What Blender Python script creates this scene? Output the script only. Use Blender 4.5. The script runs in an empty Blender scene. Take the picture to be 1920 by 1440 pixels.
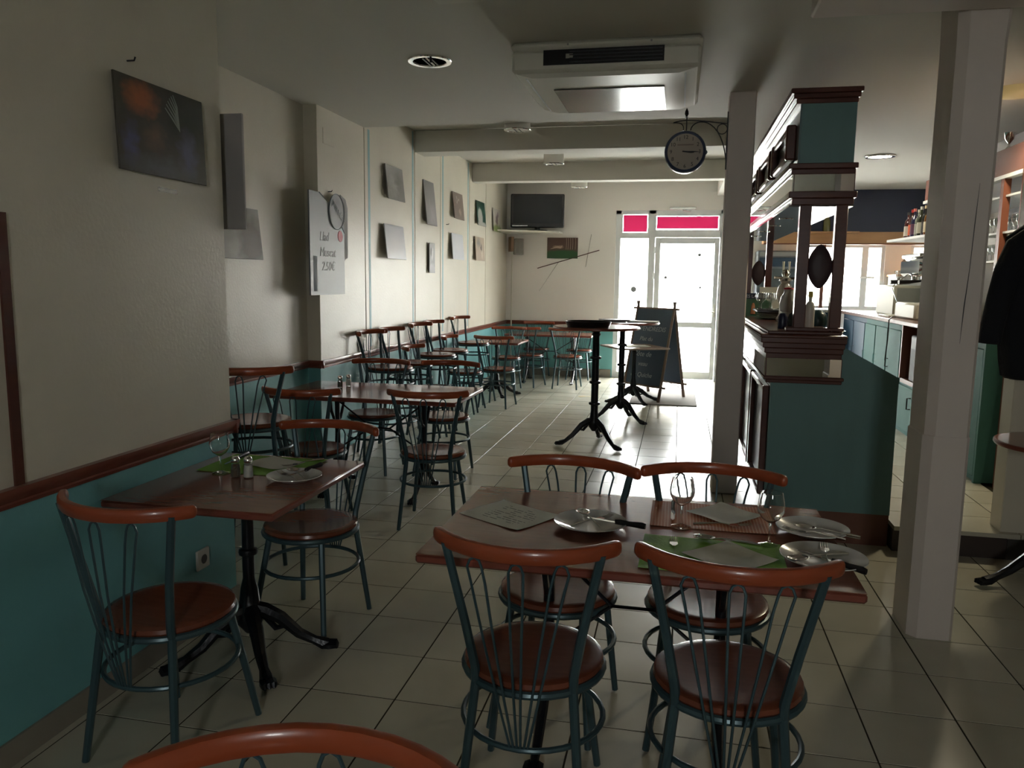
import bpy, math, random
from math import pi, sin, cos, sqrt, atan2
from mathutils import Vector, Matrix
random.seed(7)
S = bpy.context.scene
COL = S.collection

# ------------------------------------------------------------------ camera, world, exposure
EYE = 1.54
yaw, pitch, roll = -0.2088, 0.1336, 0.01326
fw = Vector((sin(yaw)*cos(pitch), cos(yaw)*cos(pitch), -sin(pitch)))
rt = Vector((cos(yaw), -sin(yaw), 0)); up = rt.cross(fw)
r2 = rt*cos(roll)+up*sin(roll); u2 = up*cos(roll)-rt*sin(roll)
cd = bpy.data.cameras.new('camera'); cd.sensor_width = 36; cd.lens = 1460/1920*36
cd.clip_start = 0.05; cd.clip_end = 200
cam = bpy.data.objects.new('camera', cd); COL.objects.link(cam)
m = Matrix((r2, u2, -fw)).transposed().to_4x4(); m.translation = Vector((0, 0, EYE))
cam.matrix_world = m; S.camera = cam
S.view_settings.view_transform = 'Standard'; S.view_settings.look = 'None'
S.view_settings.gamma = 1.0; S.view_settings.use_curve_mapping = False
S.view_settings.exposure = 1.2
W = bpy.data.worlds.new('daylight'); S.world = W; W.use_nodes = True
bg = W.node_tree.nodes['Background']; bg.inputs[0].default_value = (1.0, 0.99, 0.975, 1); bg.inputs[1].default_value = 22

def area_light(name, loc, rot, sx, sy, power, color=(1,1,1), portal=False):
    l = bpy.data.lights.new(name, 'AREA'); l.shape = 'RECTANGLE'; l.size = sx; l.size_y = sy
    l.energy = power; l.color = color
    if portal: l.cycles.is_portal = True
    o = bpy.data.objects.new(name, l); o.location = loc; o.rotation_euler = rot; COL.objects.link(o); return o
# portals guide the daylight through the openings, the rear one added for front light
area_light('door_portal', (-0.2, 12.62, 1.31), (-pi/2, 0, 0), 1.62, 2.6, 1, portal=True)
area_light('bar_window_portal', (2.4, 12.62, 1.64), (-pi/2, 0, 0), 1.4, 1.0, 1, portal=True)
area_light('added_window_portal', (0.4, -3.12, 1.95), (pi/2, 0, 0), 0.6, 0.7, 1, portal=True)

# ------------------------------------------------------------------ materials
MATS = {}
def mat(name, col, rough=0.5, metal=0.0, spec=0.5, bump=0.0, bscale=30, var=0.0, vscale=4, coat=0.0, emit=None, estr=1.0, trans=0.0, ior=1.45, stretch=None):
    if name in MATS: return MATS[name]
    M = bpy.data.materials.new(name); M.use_nodes = True; nt = M.node_tree; N = nt.nodes; Lk = nt.links
    p = N['Principled BSDF']
    p.inputs['Base Color'].default_value = (*col, 1); p.inputs['Roughness'].default_value = rough
    p.inputs['Metallic'].default_value = metal; p.inputs['Specular IOR Level'].default_value = spec
    p.inputs['Coat Weight'].default_value = coat; p.inputs['Coat Roughness'].default_value = 0.08
    p.inputs['Transmission Weight'].default_value = trans; p.inputs['IOR'].default_value = ior
    tc = N.new('ShaderNodeTexCoord'); mp = N.new('ShaderNodeMapping'); Lk.new(tc.outputs['Object'], mp.inputs[0])
    if stretch: mp.inputs['Scale'].default_value = stretch
    if var > 0:
        n = N.new('ShaderNodeTexNoise'); n.inputs['Scale'].default_value = vscale; n.inputs['Detail'].default_value = 6
        Lk.new(mp.outputs[0], n.inputs[0])
        mx = N.new('ShaderNodeMix'); mx.data_type = 'RGBA'
        mx.inputs[6].default_value = (*[c*(1-var) for c in col], 1); mx.inputs[7].default_value = (*[min(1, c*(1+var)) for c in col], 1)
        Lk.new(n.outputs['Fac'], mx.inputs[0]); Lk.new(mx.outputs[2], p.inputs['Base Color'])
    if bump > 0:
        n2 = N.new('ShaderNodeTexNoise'); n2.inputs['Scale'].default_value = bscale; n2.inputs['Detail'].default_value = 4
        Lk.new(mp.outputs[0], n2.inputs[0])
        b = N.new('ShaderNodeBump'); b.inputs['Strength'].default_value = bump; b.inputs['Distance'].default_value = 0.01
        Lk.new(n2.outputs['Fac'], b.inputs['Height']); Lk.new(b.outputs[0], p.inputs['Normal'])
    if emit:
        p.inputs['Emission Color'].default_value = (*emit, 1); p.inputs['Emission Strength'].default_value = estr
    MATS[name] = M; return M

wall_cream = mat('cream_wall_paint', (0.62, 0.575, 0.47), 0.37, bump=0.12, bscale=60, var=0.09, vscale=2.2)
wall_far = mat('cream_plaster', (0.82, 0.79, 0.745), 0.5, bump=0.1, bscale=60)
teal_wall = mat('turquoise_wall_paint', (0.15, 0.39, 0.40), 0.45, bump=0.1, bscale=50, var=0.06, vscale=2)
ceil_m = mat('ceiling_paint', (0.60, 0.578, 0.515), 0.75, bump=0.06, bscale=80)
mahog = mat('dark_mahogany', (0.085, 0.022, 0.014), 0.28, coat=0.4, var=0.25, vscale=6, stretch=(1, 1, 8))
rail_red = mat('mahogany_rail', (0.19, 0.05, 0.03), 0.3, coat=0.3, var=0.2, vscale=8, stretch=(1, 0.3, 6))
chair_wood = mat('stained_beech_rail', (0.30, 0.062, 0.022), 0.3, coat=0.2, var=0.12, vscale=12, stretch=(0.5, 4, 4))
seat_wood = mat('stained_beech_seat', (0.17, 0.048, 0.024), 0.24, coat=0.12, var=0.22, vscale=9, stretch=(1, 8, 1))
table_wood = mat('red_brown_tabletop', (0.25, 0.095, 0.06), 0.18, coat=0.3, var=0.2, vscale=9, stretch=(1.2, 9, 1))
table_edge = mat('dark_table_edge', (0.20, 0.052, 0.033), 0.3, coat=0.3)
teal_metal = mat('petrol_blue_metal', (0.05, 0.092, 0.105), 0.3, metal=0.3)
iron = mat('black_cast_iron', (0.008, 0.009, 0.012), 0.28, metal=0.2, bump=0.15, bscale=40)
white_paint = mat('white_painted_timber', (0.62, 0.55, 0.50), 0.55, bump=0.3, bscale=14, stretch=(1, 1, 0.15))
teal_board = mat('turquoise_bar_panel', (0.10, 0.20, 0.20), 0.45, bump=0.08, bscale=90, stretch=(8, 8, 0.6), var=0.08, vscale=3)
teal_light = mat('light_turquoise_door', (0.07, 0.20, 0.185), 0.65, spec=0.25, var=0.05)
navy = mat('navy_panel', (0.012, 0.016, 0.04), 0.35)
steel = mat('brushed_steel', (0.55, 0.55, 0.53), 0.25, metal=1.0)
chrome = mat('chrome', (0.75, 0.75, 0.74), 0.1, metal=1.0)
mirror = mat('mirror_glass', (0.75, 0.76, 0.75), 0.02, metal=1.0)
underside = mat('glossy_brown_underside', (0.13, 0.11, 0.10), 0.12, metal=0.7)
white_plastic = mat('off_white_plastic', (0.62, 0.60, 0.52), 0.4)
white_metal = mat('white_door_frame', (0.72, 0.74, 0.74), 0.4)
porcelain = mat('white_porcelain', (0.55, 0.55, 0.53), 0.15, coat=0.4)
black_plastic = mat('black_plastic', (0.01, 0.01, 0.011), 0.3)
screen = mat('dark_screen', (0.014, 0.015, 0.018), 0.2)
black_cloth = mat('black_wool', (0.007, 0.008, 0.011), 0.95, bump=0.4, bscale=60)
slate = mat('hazed_slate_board', (0.045, 0.070, 0.105), 0.55, var=0.15, vscale=5)  # bluish lens-flare haze is painted into this slate colour
grey_slate = mat('grey_slate_sign', (0.23, 0.245, 0.27), 0.42, var=0.1, vscale=4)
chalk = mat('chalk', (0.36, 0.39, 0.42), 0.9)
raw_wood = mat('weathered_wood', (0.16, 0.105, 0.075), 0.6, var=0.2, vscale=10)
valance = mat('honey_wood', (0.46, 0.25, 0.11), 0.4, var=0.15, vscale=5, stretch=(0.5, 5, 5))
orange_wood = mat('orange_brown_wood', (0.15, 0.05, 0.028), 0.4, var=0.1)
paper_grey = mat('paper_napkin', (0.55, 0.555, 0.49), 0.8, bump=0.1, bscale=40)
green_mat = mat('green_placemat', (0.17, 0.37, 0.04), 0.7, bump=0.2, bscale=120)
pink_film = mat('pink_window_film', (0.62, 0.035, 0.12), 0.35, trans=0.0)
skirt_m = mat('grey_skirting_tile', (0.24, 0.22, 0.18), 0.35)
grout = mat('dark_grout', (0.035, 0.032, 0.022), 0.95, spec=0.05)
pavement = mat('pale_pavement', (0.5, 0.5, 0.48), 0.8, bump=0.1)
facade = mat('pale_facade', (0.6, 0.57, 0.52), 0.8)
coir = mat('grey_mat', (0.26, 0.24, 0.22), 0.95, bump=0.6, bscale=120)
dial = mat('clock_dial', (0.36, 0.31, 0.26), 0.5)
ink = mat('dark_print', (0.03, 0.03, 0.035), 0.7)
blue_enamel = mat('dark_blue_clock_case', (0.03, 0.045, 0.09), 0.35)
stripe_blue = mat('pale_blue_stripe', (0.28, 0.45, 0.47), 0.5)
sugar = mat('salt', (0.7, 0.7, 0.66), 0.8)
pepper = mat('pepper', (0.11, 0.08, 0.05), 0.9)
lamp_glow = mat('lamp_glow', (1, 1, 1), 0.5, emit=(1.0, 0.9, 0.72), estr=9)
yellow = mat('yellow_label', (0.55, 0.42, 0.08), 0.5)
red_ink = mat('red_print', (0.45, 0.03, 0.05), 0.5)
back_grey = mat('grey_board_back', (0.30, 0.28, 0.27), 0.7)

def glass_mat(name, col, a):
    M = bpy.data.materials.new(name); M.use_nodes = True; nt = M.node_tree; N = nt.nodes
    N.remove(N['Principled BSDF']); out = N['Material Output']
    t = N.new('ShaderNodeBsdfTransparent'); t.inputs[0].default_value = (*col, 1)
    g = N.new('ShaderNodeBsdfGlossy'); g.inputs['Roughness'].default_value = 0.03; g.inputs[0].default_value = (0.9, 0.92, 0.92, 1)
    lw = N.new('ShaderNodeLayerWeight'); lw.inputs[0].default_value = 0.5
    pw = N.new('ShaderNodeMath'); pw.operation = 'POWER'; pw.inputs[1].default_value = 3.0; nt.links.new(lw.outputs['Facing'], pw.inputs[0])
    ma = N.new('ShaderNodeMath'); ma.operation = 'MULTIPLY_ADD'; ma.inputs[1].default_value = 0.85; ma.inputs[2].default_value = a; nt.links.new(pw.outputs[0], ma.inputs[0])
    mx = N.new('ShaderNodeMixShader'); nt.links.new(ma.outputs[0], mx.inputs[0])
    nt.links.new(t.outputs[0], mx.inputs[1]); nt.links.new(g.outputs[0], mx.inputs[2]); nt.links.new(mx.outputs[0], out.inputs[0])
    return M
pane_glass = glass_mat('window_pane', (0.96, 0.98, 0.98), 0.05)
thin_glass = glass_mat('thin_glassware', (0.88, 0.90, 0.89), 0.14)
def sheet_glow(name, col, tcol, fac, clear=0.0):
    M = bpy.data.materials.new(name); M.use_nodes = True; nt = M.node_tree; N = nt.nodes
    N.remove(N['Principled BSDF']); out = N['Material Output']
    d = N.new('ShaderNodeBsdfDiffuse'); d.inputs[0].default_value = (*col, 1); t = N.new('ShaderNodeBsdfTranslucent'); t.inputs[0].default_value = (*tcol, 1)
    mx = N.new('ShaderNodeMixShader'); mx.inputs[0].default_value = fac; nt.links.new(d.outputs[0], mx.inputs[1]); nt.links.new(t.outputs[0], mx.inputs[2])
    c = N.new('ShaderNodeBsdfTransparent'); m2 = N.new('ShaderNodeMixShader'); m2.inputs[0].default_value = clear
    nt.links.new(mx.outputs[0], m2.inputs[1]); nt.links.new(c.outputs[0], m2.inputs[2]); nt.links.new(m2.outputs[0], out.inputs[0])
    return M
film = sheet_glow('pink_film_pane', (0.5, 0.06, 0.15), (0.22, 0.04, 0.09), 0.6)
poster_m = sheet_glow('faded_poster', (0.6, 0.5, 0.45), (0.5, 0.42, 0.38), 0.8, 0.55)

clear_glass = mat('clear_glass', (0.98, 0.99, 0.98), 0.0, trans=1.0, ior=1.47)
def bottle_mat(name, col): return mat('bottle_'+name, col, 0.12, coat=0.5)

def floor_tile_mat():
    M = mat('cream_floor_tile', (0.50, 0.475, 0.38), 0.2, bump=0.03, bscale=25)
    nt = M.node_tree; N = nt.nodes; p = N['Principled BSDF']
    oi = N.new('ShaderNodeObjectInfo'); tc = N.new('ShaderNodeTexCoord'); n = N.new('ShaderNodeTexNoise'); n.inputs['Scale'].default_value = 3
    geo = N.new('ShaderNodeNewGeometry'); nt.links.new(geo.outputs['Position'], n.inputs[0])
    a = N.new('ShaderNodeMath'); a.operation = 'MULTIPLY_ADD'; a.inputs[1].default_value = 0.5
    nt.links.new(oi.outputs['Random'], a.inputs[0]); nt.links.new(n.outputs['Fac'], a.inputs[2])
    r = N.new('ShaderNodeMapRange'); r.inputs[1].default_value = 0.3; r.inputs[2].default_value = 1.2
    nt.links.new(a.outputs[0], r.inputs[0])
    mx = N.new('ShaderNodeMix'); mx.data_type = 'RGBA'
    mx.inputs[6].default_value = (0.40, 0.38, 0.30, 1); mx.inputs[7].default_value = (0.50, 0.475, 0.385, 1)
    nt.links.new(r.outputs[0], mx.inputs[0]); nt.links.new(mx.outputs[2], p.inputs['Base Color'])
    r2_ = N.new('ShaderNodeMapRange'); r2_.inputs[3].default_value = 0.17; r2_.inputs[4].default_value = 0.3
    nt.links.new(n.outputs['Fac'], r2_.inputs[0]); nt.links.new(r2_.outputs[0], p.inputs['Roughness'])
    return M
tile_m = floor_tile_mat()

def picture_mat(name, base, blobs, noise=0.25, nscale=6, rough=0.35):
    """flat printed photograph: soft blobs of colour over a base; u runs along the print's local x, v up local z (0..1)"""
    M = bpy.data.materials.new(name); M.use_nodes = True; nt = M.node_tree; N = nt.nodes; L = nt.links
    p = N['Principled BSDF']; p.inputs['Roughness'].default_value = rough
    tc = N.new('ShaderNodeTexCoord'); nz = N.new('ShaderNodeTexNoise'); nz.inputs['Scale'].default_value = nscale; nz.inputs['Detail'].default_value = 8
    L.new(tc.outputs['Generated'], nz.inputs[0])
    sub = N.new('ShaderNodeVectorMath'); sub.operation = 'SUBTRACT'; sub.inputs[1].default_value = (0.5, 0.5, 0.5); L.new(nz.outputs['Color'], sub.inputs[0])
    sc = N.new('ShaderNodeVectorMath'); sc.operation = 'SCALE'; sc.inputs['Scale'].default_value = noise; L.new(sub.outputs[0], sc.inputs[0])
    ad = N.new('ShaderNodeVectorMath'); ad.operation = 'ADD'; L.new(tc.outputs['Generated'], ad.inputs[0]); L.new(sc.outputs[0], ad.inputs[1])
    rgb = N.new('ShaderNodeRGB'); rgb.outputs[0].default_value = (*base, 1); cur = rgb.outputs[0]
    for (u, v, ru, rv, c, hard) in blobs:
        mp = N.new('ShaderNodeMapping'); mp.vector_type = 'POINT'
        mp.inputs['Location'].default_value = (-u/ru, 0, -v/rv); mp.inputs['Scale'].default_value = (1/ru, 0, 1/rv)
        L.new(ad.outputs[0], mp.inputs[0])
        ln = N.new('ShaderNodeVectorMath'); ln.operation = 'LENGTH'; L.new(mp.outputs[0], ln.inputs[0])
        mr = N.new('ShaderNodeMapRange'); mr.inputs[1].default_value = hard; mr.inputs[2].default_value = 1.0; mr.inputs[3].default_value = 1; mr.inputs[4].default_value = 0
        L.new(ln.outputs['Value'], mr.inputs[0])
        mx = N.new('ShaderNodeMix'); mx.data_type = 'RGBA'; L.new(mr.outputs[0], mx.inputs[0]); L.new(cur, mx.inputs[6]); mx.inputs[7].default_value = (*c, 1)
        cur = mx.outputs[2]
    L.new(cur, p.inputs['Base Color']); return M

# ------------------------------------------------------------------ mesh helpers
class MB:
    def __init__(s): s.v = []; s.f = []
    def add(s, vs, fs):
        k = len(s.v); s.v += [tuple(v) for v in vs]; s.f += [tuple(i+k for i in f) for f in fs]; return s
    def box(s, x0, x1, y0, y1, z0, z1, b=0.0):
        if x1 < x0: x0, x1 = x1, x0
        if y1 < y0: y0, y1 = y1, y0
        if z1 < z0: z0, z1 = z1, z0
        if b <= 0:
            return s.add([(x0,y0,z0),(x1,y0,z0),(x1,y1,z0),(x0,y1,z0),(x0,y0,z1),(x1,y0,z1),(x1,y1,z1),(x0,y1,z1)],
                         [(3,2,1,0),(4,5,6,7),(0,1,5,4),(1,2,6,5),(2,3,7,6),(3,0,4,7)])
        # chamfered box: 24 verts
        V = []; idx = {}
        for sx in (0, 1):
            for sy in (0, 1):
                for sz in (0, 1):
                    X = (x0, x1)[sx]; Y = (y0, y1)[sy]; Z = (z0, z1)[sz]
                    ix = b if sx == 0 else -b; iy = b if sy == 0 else -b; iz = b if sz == 0 else -b
                    for a, pnt in (('x', (X, Y+iy, Z+iz)), ('y', (X+ix, Y, Z+iz)), ('z', (X+ix, Y+iy, Z))):
                        idx[(sx, sy, sz, a)] = len(V); V.append(pnt)
        g = lambda sx, sy, sz, a: idx[(sx, sy, sz, a)]
        F = [(g(0,0,0,'x'),g(0,0,1,'x'),g(0,1,1,'x'),g(0,1,0,'x')), (g(1,0,0,'x'),g(1,1,0,'x'),g(1,1,1,'x'),g(1,0,1,'x')),
             (g(0,0,0,'y'),g(1,0,0,'y'),g(1,0,1,'y'),g(0,0,1,'y')), (g(0,1,0,'y'),g(0,1,1,'y'),g(1,1,1,'y'),g(1,1,0,'y')),
             (g(0,0,0,'z'),g(0,1,0,'z'),g(1,1,0,'z'),g(1,0,0,'z')), (g(0,0,1,'z'),g(1,0,1,'z'),g(1,1,1,'z'),g(0,1,1,'z'))]
        for sy in (0, 1):
            for sz in (0, 1): F.append((g(0,sy,sz,'y'),g(1,sy,sz,'y'),g(1,sy,sz,'z'),g(0,sy,sz,'z')))
        for sx in (0, 1):
            for sz in (0, 1): F.append((g(sx,0,sz,'x'),g(sx,1,sz,'x'),g(sx,1,sz,'z'),g(sx,0,sz,'z')))
        for sx in (0, 1):
            for sy in (0, 1): F.append((g(sx,sy,0,'x'),g(sx,sy,1,'x'),g(sx,sy,1,'y'),g(sx,sy,0,'y')))
        for sx in (0, 1):
            for sy in (0, 1):
                for sz in (0, 1): F.append((g(sx,sy,sz,'x'),g(sx,sy,sz,'y'),g(sx,sy,sz,'z')))
        return s.add(V, F)
    def prism(s, poly, axis, a0, a1):
        """poly: 2D outline; axis 'x': (y,z), 'y': (x,z), 'z': (x,y)"""
        n = len(poly)
        def P(p, a): return {'x': (a, p[0], p[1]), 'y': (p[0], a, p[1]), 'z': (p[0], p[1], a)}[axis]
        V = [P(p, a0) for p in poly]+[P(p, a1) for p in poly]
        F = [tuple(range(n-1, -1, -1)), tuple(range(n, 2*n))]+[(i, (i+1) % n, n+(i+1) % n, n+i) for i in range(n)]
        return s.add(V, F)
    def tube(s, pts, r, n=8, closed=False, caps=True, sq=1.0):
        P = [Vector(p) for p in pts]; m = len(P); R = r if isinstance(r, (list, tuple)) else [r]*m
        T = []
        for i in range(m):
            if closed: t = P[(i+1) % m]-P[(i-1) % m]
            else: t = P[min(i+1, m-1)]-P[max(i-1, 0)]
            T.append(t.normalized() if t.length > 1e-9 else Vector((0, 0, 1)))
        ref = Vector((0, 0, 1)) if abs(T[0].z) < 0.9 else Vector((1, 0, 0))
        nrm = (ref-T[0]*ref.dot(T[0])).normalized(); V = []; F = []
        for i in range(m):
            nrm = (nrm-T[i]*nrm.dot(T[i])); nrm = nrm.normalized() if nrm.length > 1e-6 else T[i].orthogonal().normalized()
            bn = T[i].cross(nrm)
            for k in range(n):
                a = 2*pi*k/n; V.append(P[i]+nrm*(cos(a)*R[i])+bn*(sin(a)*R[i]*sq))
        for i in range(m if closed else m-1):
            j = (i+1) % m
            for k in range(n): F.append((i*n+k, i*n+(k+1) % n, j*n+(k+1) % n, j*n+k))
        if caps and not closed: F += [tuple(range(n-1, -1, -1)), tuple((m-1)*n+k for k in range(n))]
        return s.add(V, F)
    def lathe(s, prof, n=20, c=(0, 0, 0), axis='z', close=False):
        V = []; F = []; m = len(prof)
        for (r, h) in prof:
            for k in range(n):
                a = 2*pi*k/n; x, y = r*cos(a), r*sin(a)
                V.append({'z': (c[0]+x, c[1]+y, c[2]+h), 'y': (c[0]+x, c[1]+h, c[2]+y), 'x': (c[0]+h, c[1]+x, c[2]+y)}[axis])
        for i in range(m-1):
            for k in range(n): F.append((i*n+k, i*n+(k+1) % n, (i+1)*n+(k+1) % n, (i+1)*n+k))
        if prof[0][0] > 1e-5: F.append(tuple(range(n-1, -1, -1)))
        if prof[-1][0] > 1e-5 and not close: F.append(tuple((m-1)*n+k for k in range(n)))
        return s.add(V, F)
    def ring(s, R, r, z, n=32, k=8, c=(0, 0)):
        return s.tube([(c[0]+R*cos(2*pi*i/n), c[1]+R*sin(2*pi*i/n), z) for i in range(n)], r, k, closed=True)
    def xf(s, M):
        s.v = [tuple(M @ Vector(v)) for v in s.v]; return s
    def mesh(s, name, material, smooth=40):
        me = bpy.data.meshes.new(name); me.from_pydata([tuple(v) for v in s.v], [], s.f); me.validate(); me.update()
        import bmesh
        b = bmesh.new(); b.from_mesh(me); bmesh.ops.recalc_face_normals(b, faces=b.faces); b.to_mesh(me); b.free()
        if smooth: me.shade_smooth(); me.set_sharp_from_angle(angle=math.radians(smooth))
        if material: me.materials.append(material)
        return me
    def build(s, name, material, parent=None, label=None, kind=None, smooth=40):
        o = bpy.data.objects.new(name, s.mesh(name, material, smooth)); COL.objects.link(o)
        if parent: o.parent = parent
        if label: o['label'] = label
        if kind: o['kind'] = kind
        return o

def thing(name, label, cat, loc=(0, 0, 0), rz=0, group=None, rot=None):
    o = bpy.data.objects.new(name, None); o.empty_display_size = 0.1; COL.objects.link(o)
    o.location = loc; o.rotation_euler = rot if rot else (0, 0, rz); o['label'] = label; o['category'] = cat
    if group: o['group'] = group
    return o
def tag(o, label, cat, group=None, loc=None, rz=None):
    o['label'] = label; o['category'] = cat
    if group: o['group'] = group
    if loc is not None: o.location = loc
    if rz is not None: o.rotation_euler = (0, 0, rz)
    return o
def struct(name, mb, m, parent=None, smooth=40):
    o = mb.build(name, m, parent, smooth=smooth)
    if not parent: o['kind'] = 'structure'
    return o
def dup(root, loc=None, rz=None, label=None, group=None):
    r = root.copy(); COL.objects.link(r)
    if loc is not None: r.location = loc
    if rz is not None: r.rotation_euler = (0, 0, rz)
    if label: r['label'] = label
    if group: r['group'] = group
    for ch in list(root.children):
        c = ch.copy(); COL.objects.link(c); c.parent = r
        for g in list(ch.children):
            d = g.copy(); COL.objects.link(d); d.parent = c
    return r
def text(body, size, m, parent, loc, rot, name='writing', extrude=0.0008, align='LEFT', shear=0.0):
    cu = bpy.data.curves.new(name, 'FONT'); cu.body = body; cu.size = size; cu.extrude = extrude; cu.align_x = align; cu.shear = shear
    cu.resolution_u = 3
    t = bpy.data.objects.new(name, cu); COL.objects.link(t)
    dg = bpy.context.evaluated_depsgraph_get(); me = bpy.data.meshes.new_from_object(t.evaluated_get(dg)); bpy.data.objects.remove(t)
    me.materials.clear(); me.materials.append(m)
    o = bpy.data.objects.new(name, me); COL.objects.link(o); o.parent = parent; o.location = loc; o.rotation_euler = rot
    return o

# ================================================================== SETTING
YB = 12.45; XN = -2.0; YN = 3.19; XR = -2.87; YR = 5.70; XL = -2.758
# outside: street ground and facade across
struct('ground', MB().box(-14, 14, 12.62, 40, -0.12, -0.04), pavement)
struct('ground', MB().box(-14, 14, -22, -3.05, -0.12, -0.04), pavement)
tg = struct('facade', MB().box(-14, 14, 27, 27.4, 0, 3.2), facade)

# floor
fl = struct('floor', MB().box(-3.1, 3.8, -3.05, 12.62, -0.05, -0.0022), grout)
T = 0.3322; X0 = -1.63; Y0 = 2.212; g = 0.0032
def tile_mb(w, d, t=0.010, b=0.0006):
    return MB().box(-w/2, w/2, -d/2, d/2, -t, 0, b)
tile_me = tile_mb(T-2*g, T-2*g).mesh('tile', tile_m, 30)
cells = []
for i in range(-5, 17):
    for j in range(-16, 31):
        x = X0+(i+0.5)*T; y = Y0+(j+0.5)*T
        if x < XL-0.1 or x > 3.4 or y > 12.35 or y < -2.9: continue
        if y < YN-0.1 and x < XN-0.2: continue
        if x > 1.3 and y > 4.72: continue
        if x > 0.8 and y > 5.0: continue
        d = Vector((x, y, -EYE)); px = d.dot(r2)/max(d.dot(fw), .01)*1460+960; py = 720-d.dot(u2)/max(d.dot(fw), .01)*1460
        vis = d.dot(fw) > 0.2 and -120 < px < 2040 and py < 1560
        cells.append((0 if vis else 1, y if vis else -y, x, y))
cells.sort()
for k, (v, _, x, y) in enumerate(cells[:300]):
    o = bpy.data.objects.new('tile', tile_me); COL.objects.link(o); o.parent = fl; o.location = (x, y, random.uniform(-0.0004, 0.0002))
rest = MB()
for (v, _, x, y) in cells[300:]:
    rest.box(x-T/2+g, x+T/2-g, y-T/2+g, y+T/2-g, -0.01, 0, 0.0006)
ro = rest.build('floor_tiles', tile_m, fl, kind='stuff')
# raised floor behind the bar
bf = struct('floor', MB().box(1.27, 2.2, 4.78, 12.4, 0, 0.145).box(0.95, 3.7, 5.0, 12.4, 0, 0.1448), grout)
bt = 0.33
for i in range(0, 3):
    for j in range(0, 14):
        x0 = 1.262+i*bt; y0 = 4.70+j*bt*(1 if True else 1)
        MB().box(x0+g, min(x0+bt-g, 2.12), y0+g, y0+bt-g, 0.135, 0.16, 0.0006).build('tile', tile_m, bf)
struct('trim_1', MB().box(1.27, 1.87, 4.745, 4.79, 0, 0.135), mat('dark_step_riser', (0.05, 0.035, 0.03), 0.5))

# ceilings
struct('ceiling', MB().box(-3.1, 3.8, -3.05, 6.62, 2.84, 3.3), ceil_m)
struct('ceiling', MB().box(-3.1, 0.5, 6.62, 12.5, 3.06, 3.3).box(0.5, 3.8, 6.62, 12.5, 2.84, 3.3), ceil_m)
struct('ceiling_beam', MB().box(XL, 0.5, 7.97, 8.27, 2.84, 3.06, 0.006), ceil_m)
struct('ceiling_beam', MB().box(XL, 0.5, 10.28, 10.50, 2.82, 3.06, 0.006), ceil_m)
struct('ceiling_beam', MB().box(0.48, 3.0, 3.05, 3.545, 2.615, 2.84, 0.008), mat('beam_paint', (0.74, 0.66, 0.62), 0.7))

# walls -------------------------------------------------------------
RZ = 0.882
def railing(mbx, p0, p1, nx, ny, z=RZ):
    """dado rail moulding along p0-p1 whose outward normal is (nx,ny)"""
    prof = [(0, z-0.062), (0.012, z-0.062), (0.016, z-0.05), (0.012, z-0.044), (0.022, z-0.03), (0.03, z-0.012), (0.028, z), (0, z)]
    V = []; n = len(prof)
    for p in (p0, p1):
        for (o_, h) in prof: V.append((p[0]+nx*o_, p[1]+ny*o_, h))
    F = [(i, (i+1) % n, n+(i+1) % n, n+i) for i in range(n)]+[tuple(range(n)), tuple(range(2*n-1, n-1, -1))]
    mbx.add(V, F)
# near left wall block
wl = struct('wall_left', MB().box(-3.1, XN, -3.05, YN, 0.86, 2.84).box(-3.1, XR, YN, YR, 0.86, 2.84), wall_cream)
wp = MB().box(XN, XN+0.008, 1.985, 2.02, RZ, 1.72).build('trim', mahog, wl)
struct('wall_left', MB().box(-3.1, XN, -3.05, YN, 0, 0.86).box(-3.1, XR, YN, YR, 0, 0.86).box(-3.1, XL-0.006, YR, YB, 0, 0.86), teal_wall)
wl3 = struct('wall_left', MB().box(-3.1, XL-0.012, YR, YB, 0.86, 3.06), mat('dark_panel_joint', (0.10, 0.09, 0.08), 0.8))
js = [YR, 6.62, 7.965, 8.87, 10.15, 11.05, YB]
for a, b in zip(js[:-1], js[1:]):
    MB().box(XL-0.014, XL, a+(0.0 if a == YR else 0.008), b-(0 if b == YB else 0.008), 0.862, 3.055, 0.002).build('wall_panel', wall_cream, wl3)
MB().box(XL-0.113, XL-0.001, YR-0.001, YR+0.012, 0.862, 2.84).build('corner_post', wall_cream, wl3)
for y in (6.70, 7.88, 8.94, 10.06):
    MB().box(XL, XL+0.0012, y, y+0.045, RZ+0.03, 2.84 if y < 7 else 3.04).build('painted_stripe', stripe_blue, wl3)
rm = MB()
railing(rm, (XN, -3.05), (XN, YN+0.03), 1, 0); railing(rm, (XN+0.03, YN), (XR, YN), 0, 1)
railing(rm, (XR, YN), (XR, YR), 1, 0); railing(rm, (XR, YR), (XL+0.03, YR), 0, -1); railing(rm, (XL, YR-0.03), (XL, YB), 1, 0)
struct('trim_2', rm, rail_red)
rb = MB(); railing(rb, (XL, YB), (-1.03, YB), 0, -1); struct('trim_3', rb, rail_red)
sk = MB().box(XN, XN+0.01, -3.05, YN+0.01, 0, 0.085).box(XR, XN, YN, YN+0.01, 0, 0.085).box(XR, XR+0.01, YN, YR, 0, 0.085).box(XR, XL, YR-0.01, YR, 0, .085).box(XL-0.01, XL+0.008, YR, YB, 0, 0.085)
struct('baseboard_left', sk, skirt_m)
struct('baseboard_back', MB().box(XL, -1.03, YB-0.012, YB, 0, 0.13), skirt_m)
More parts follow.
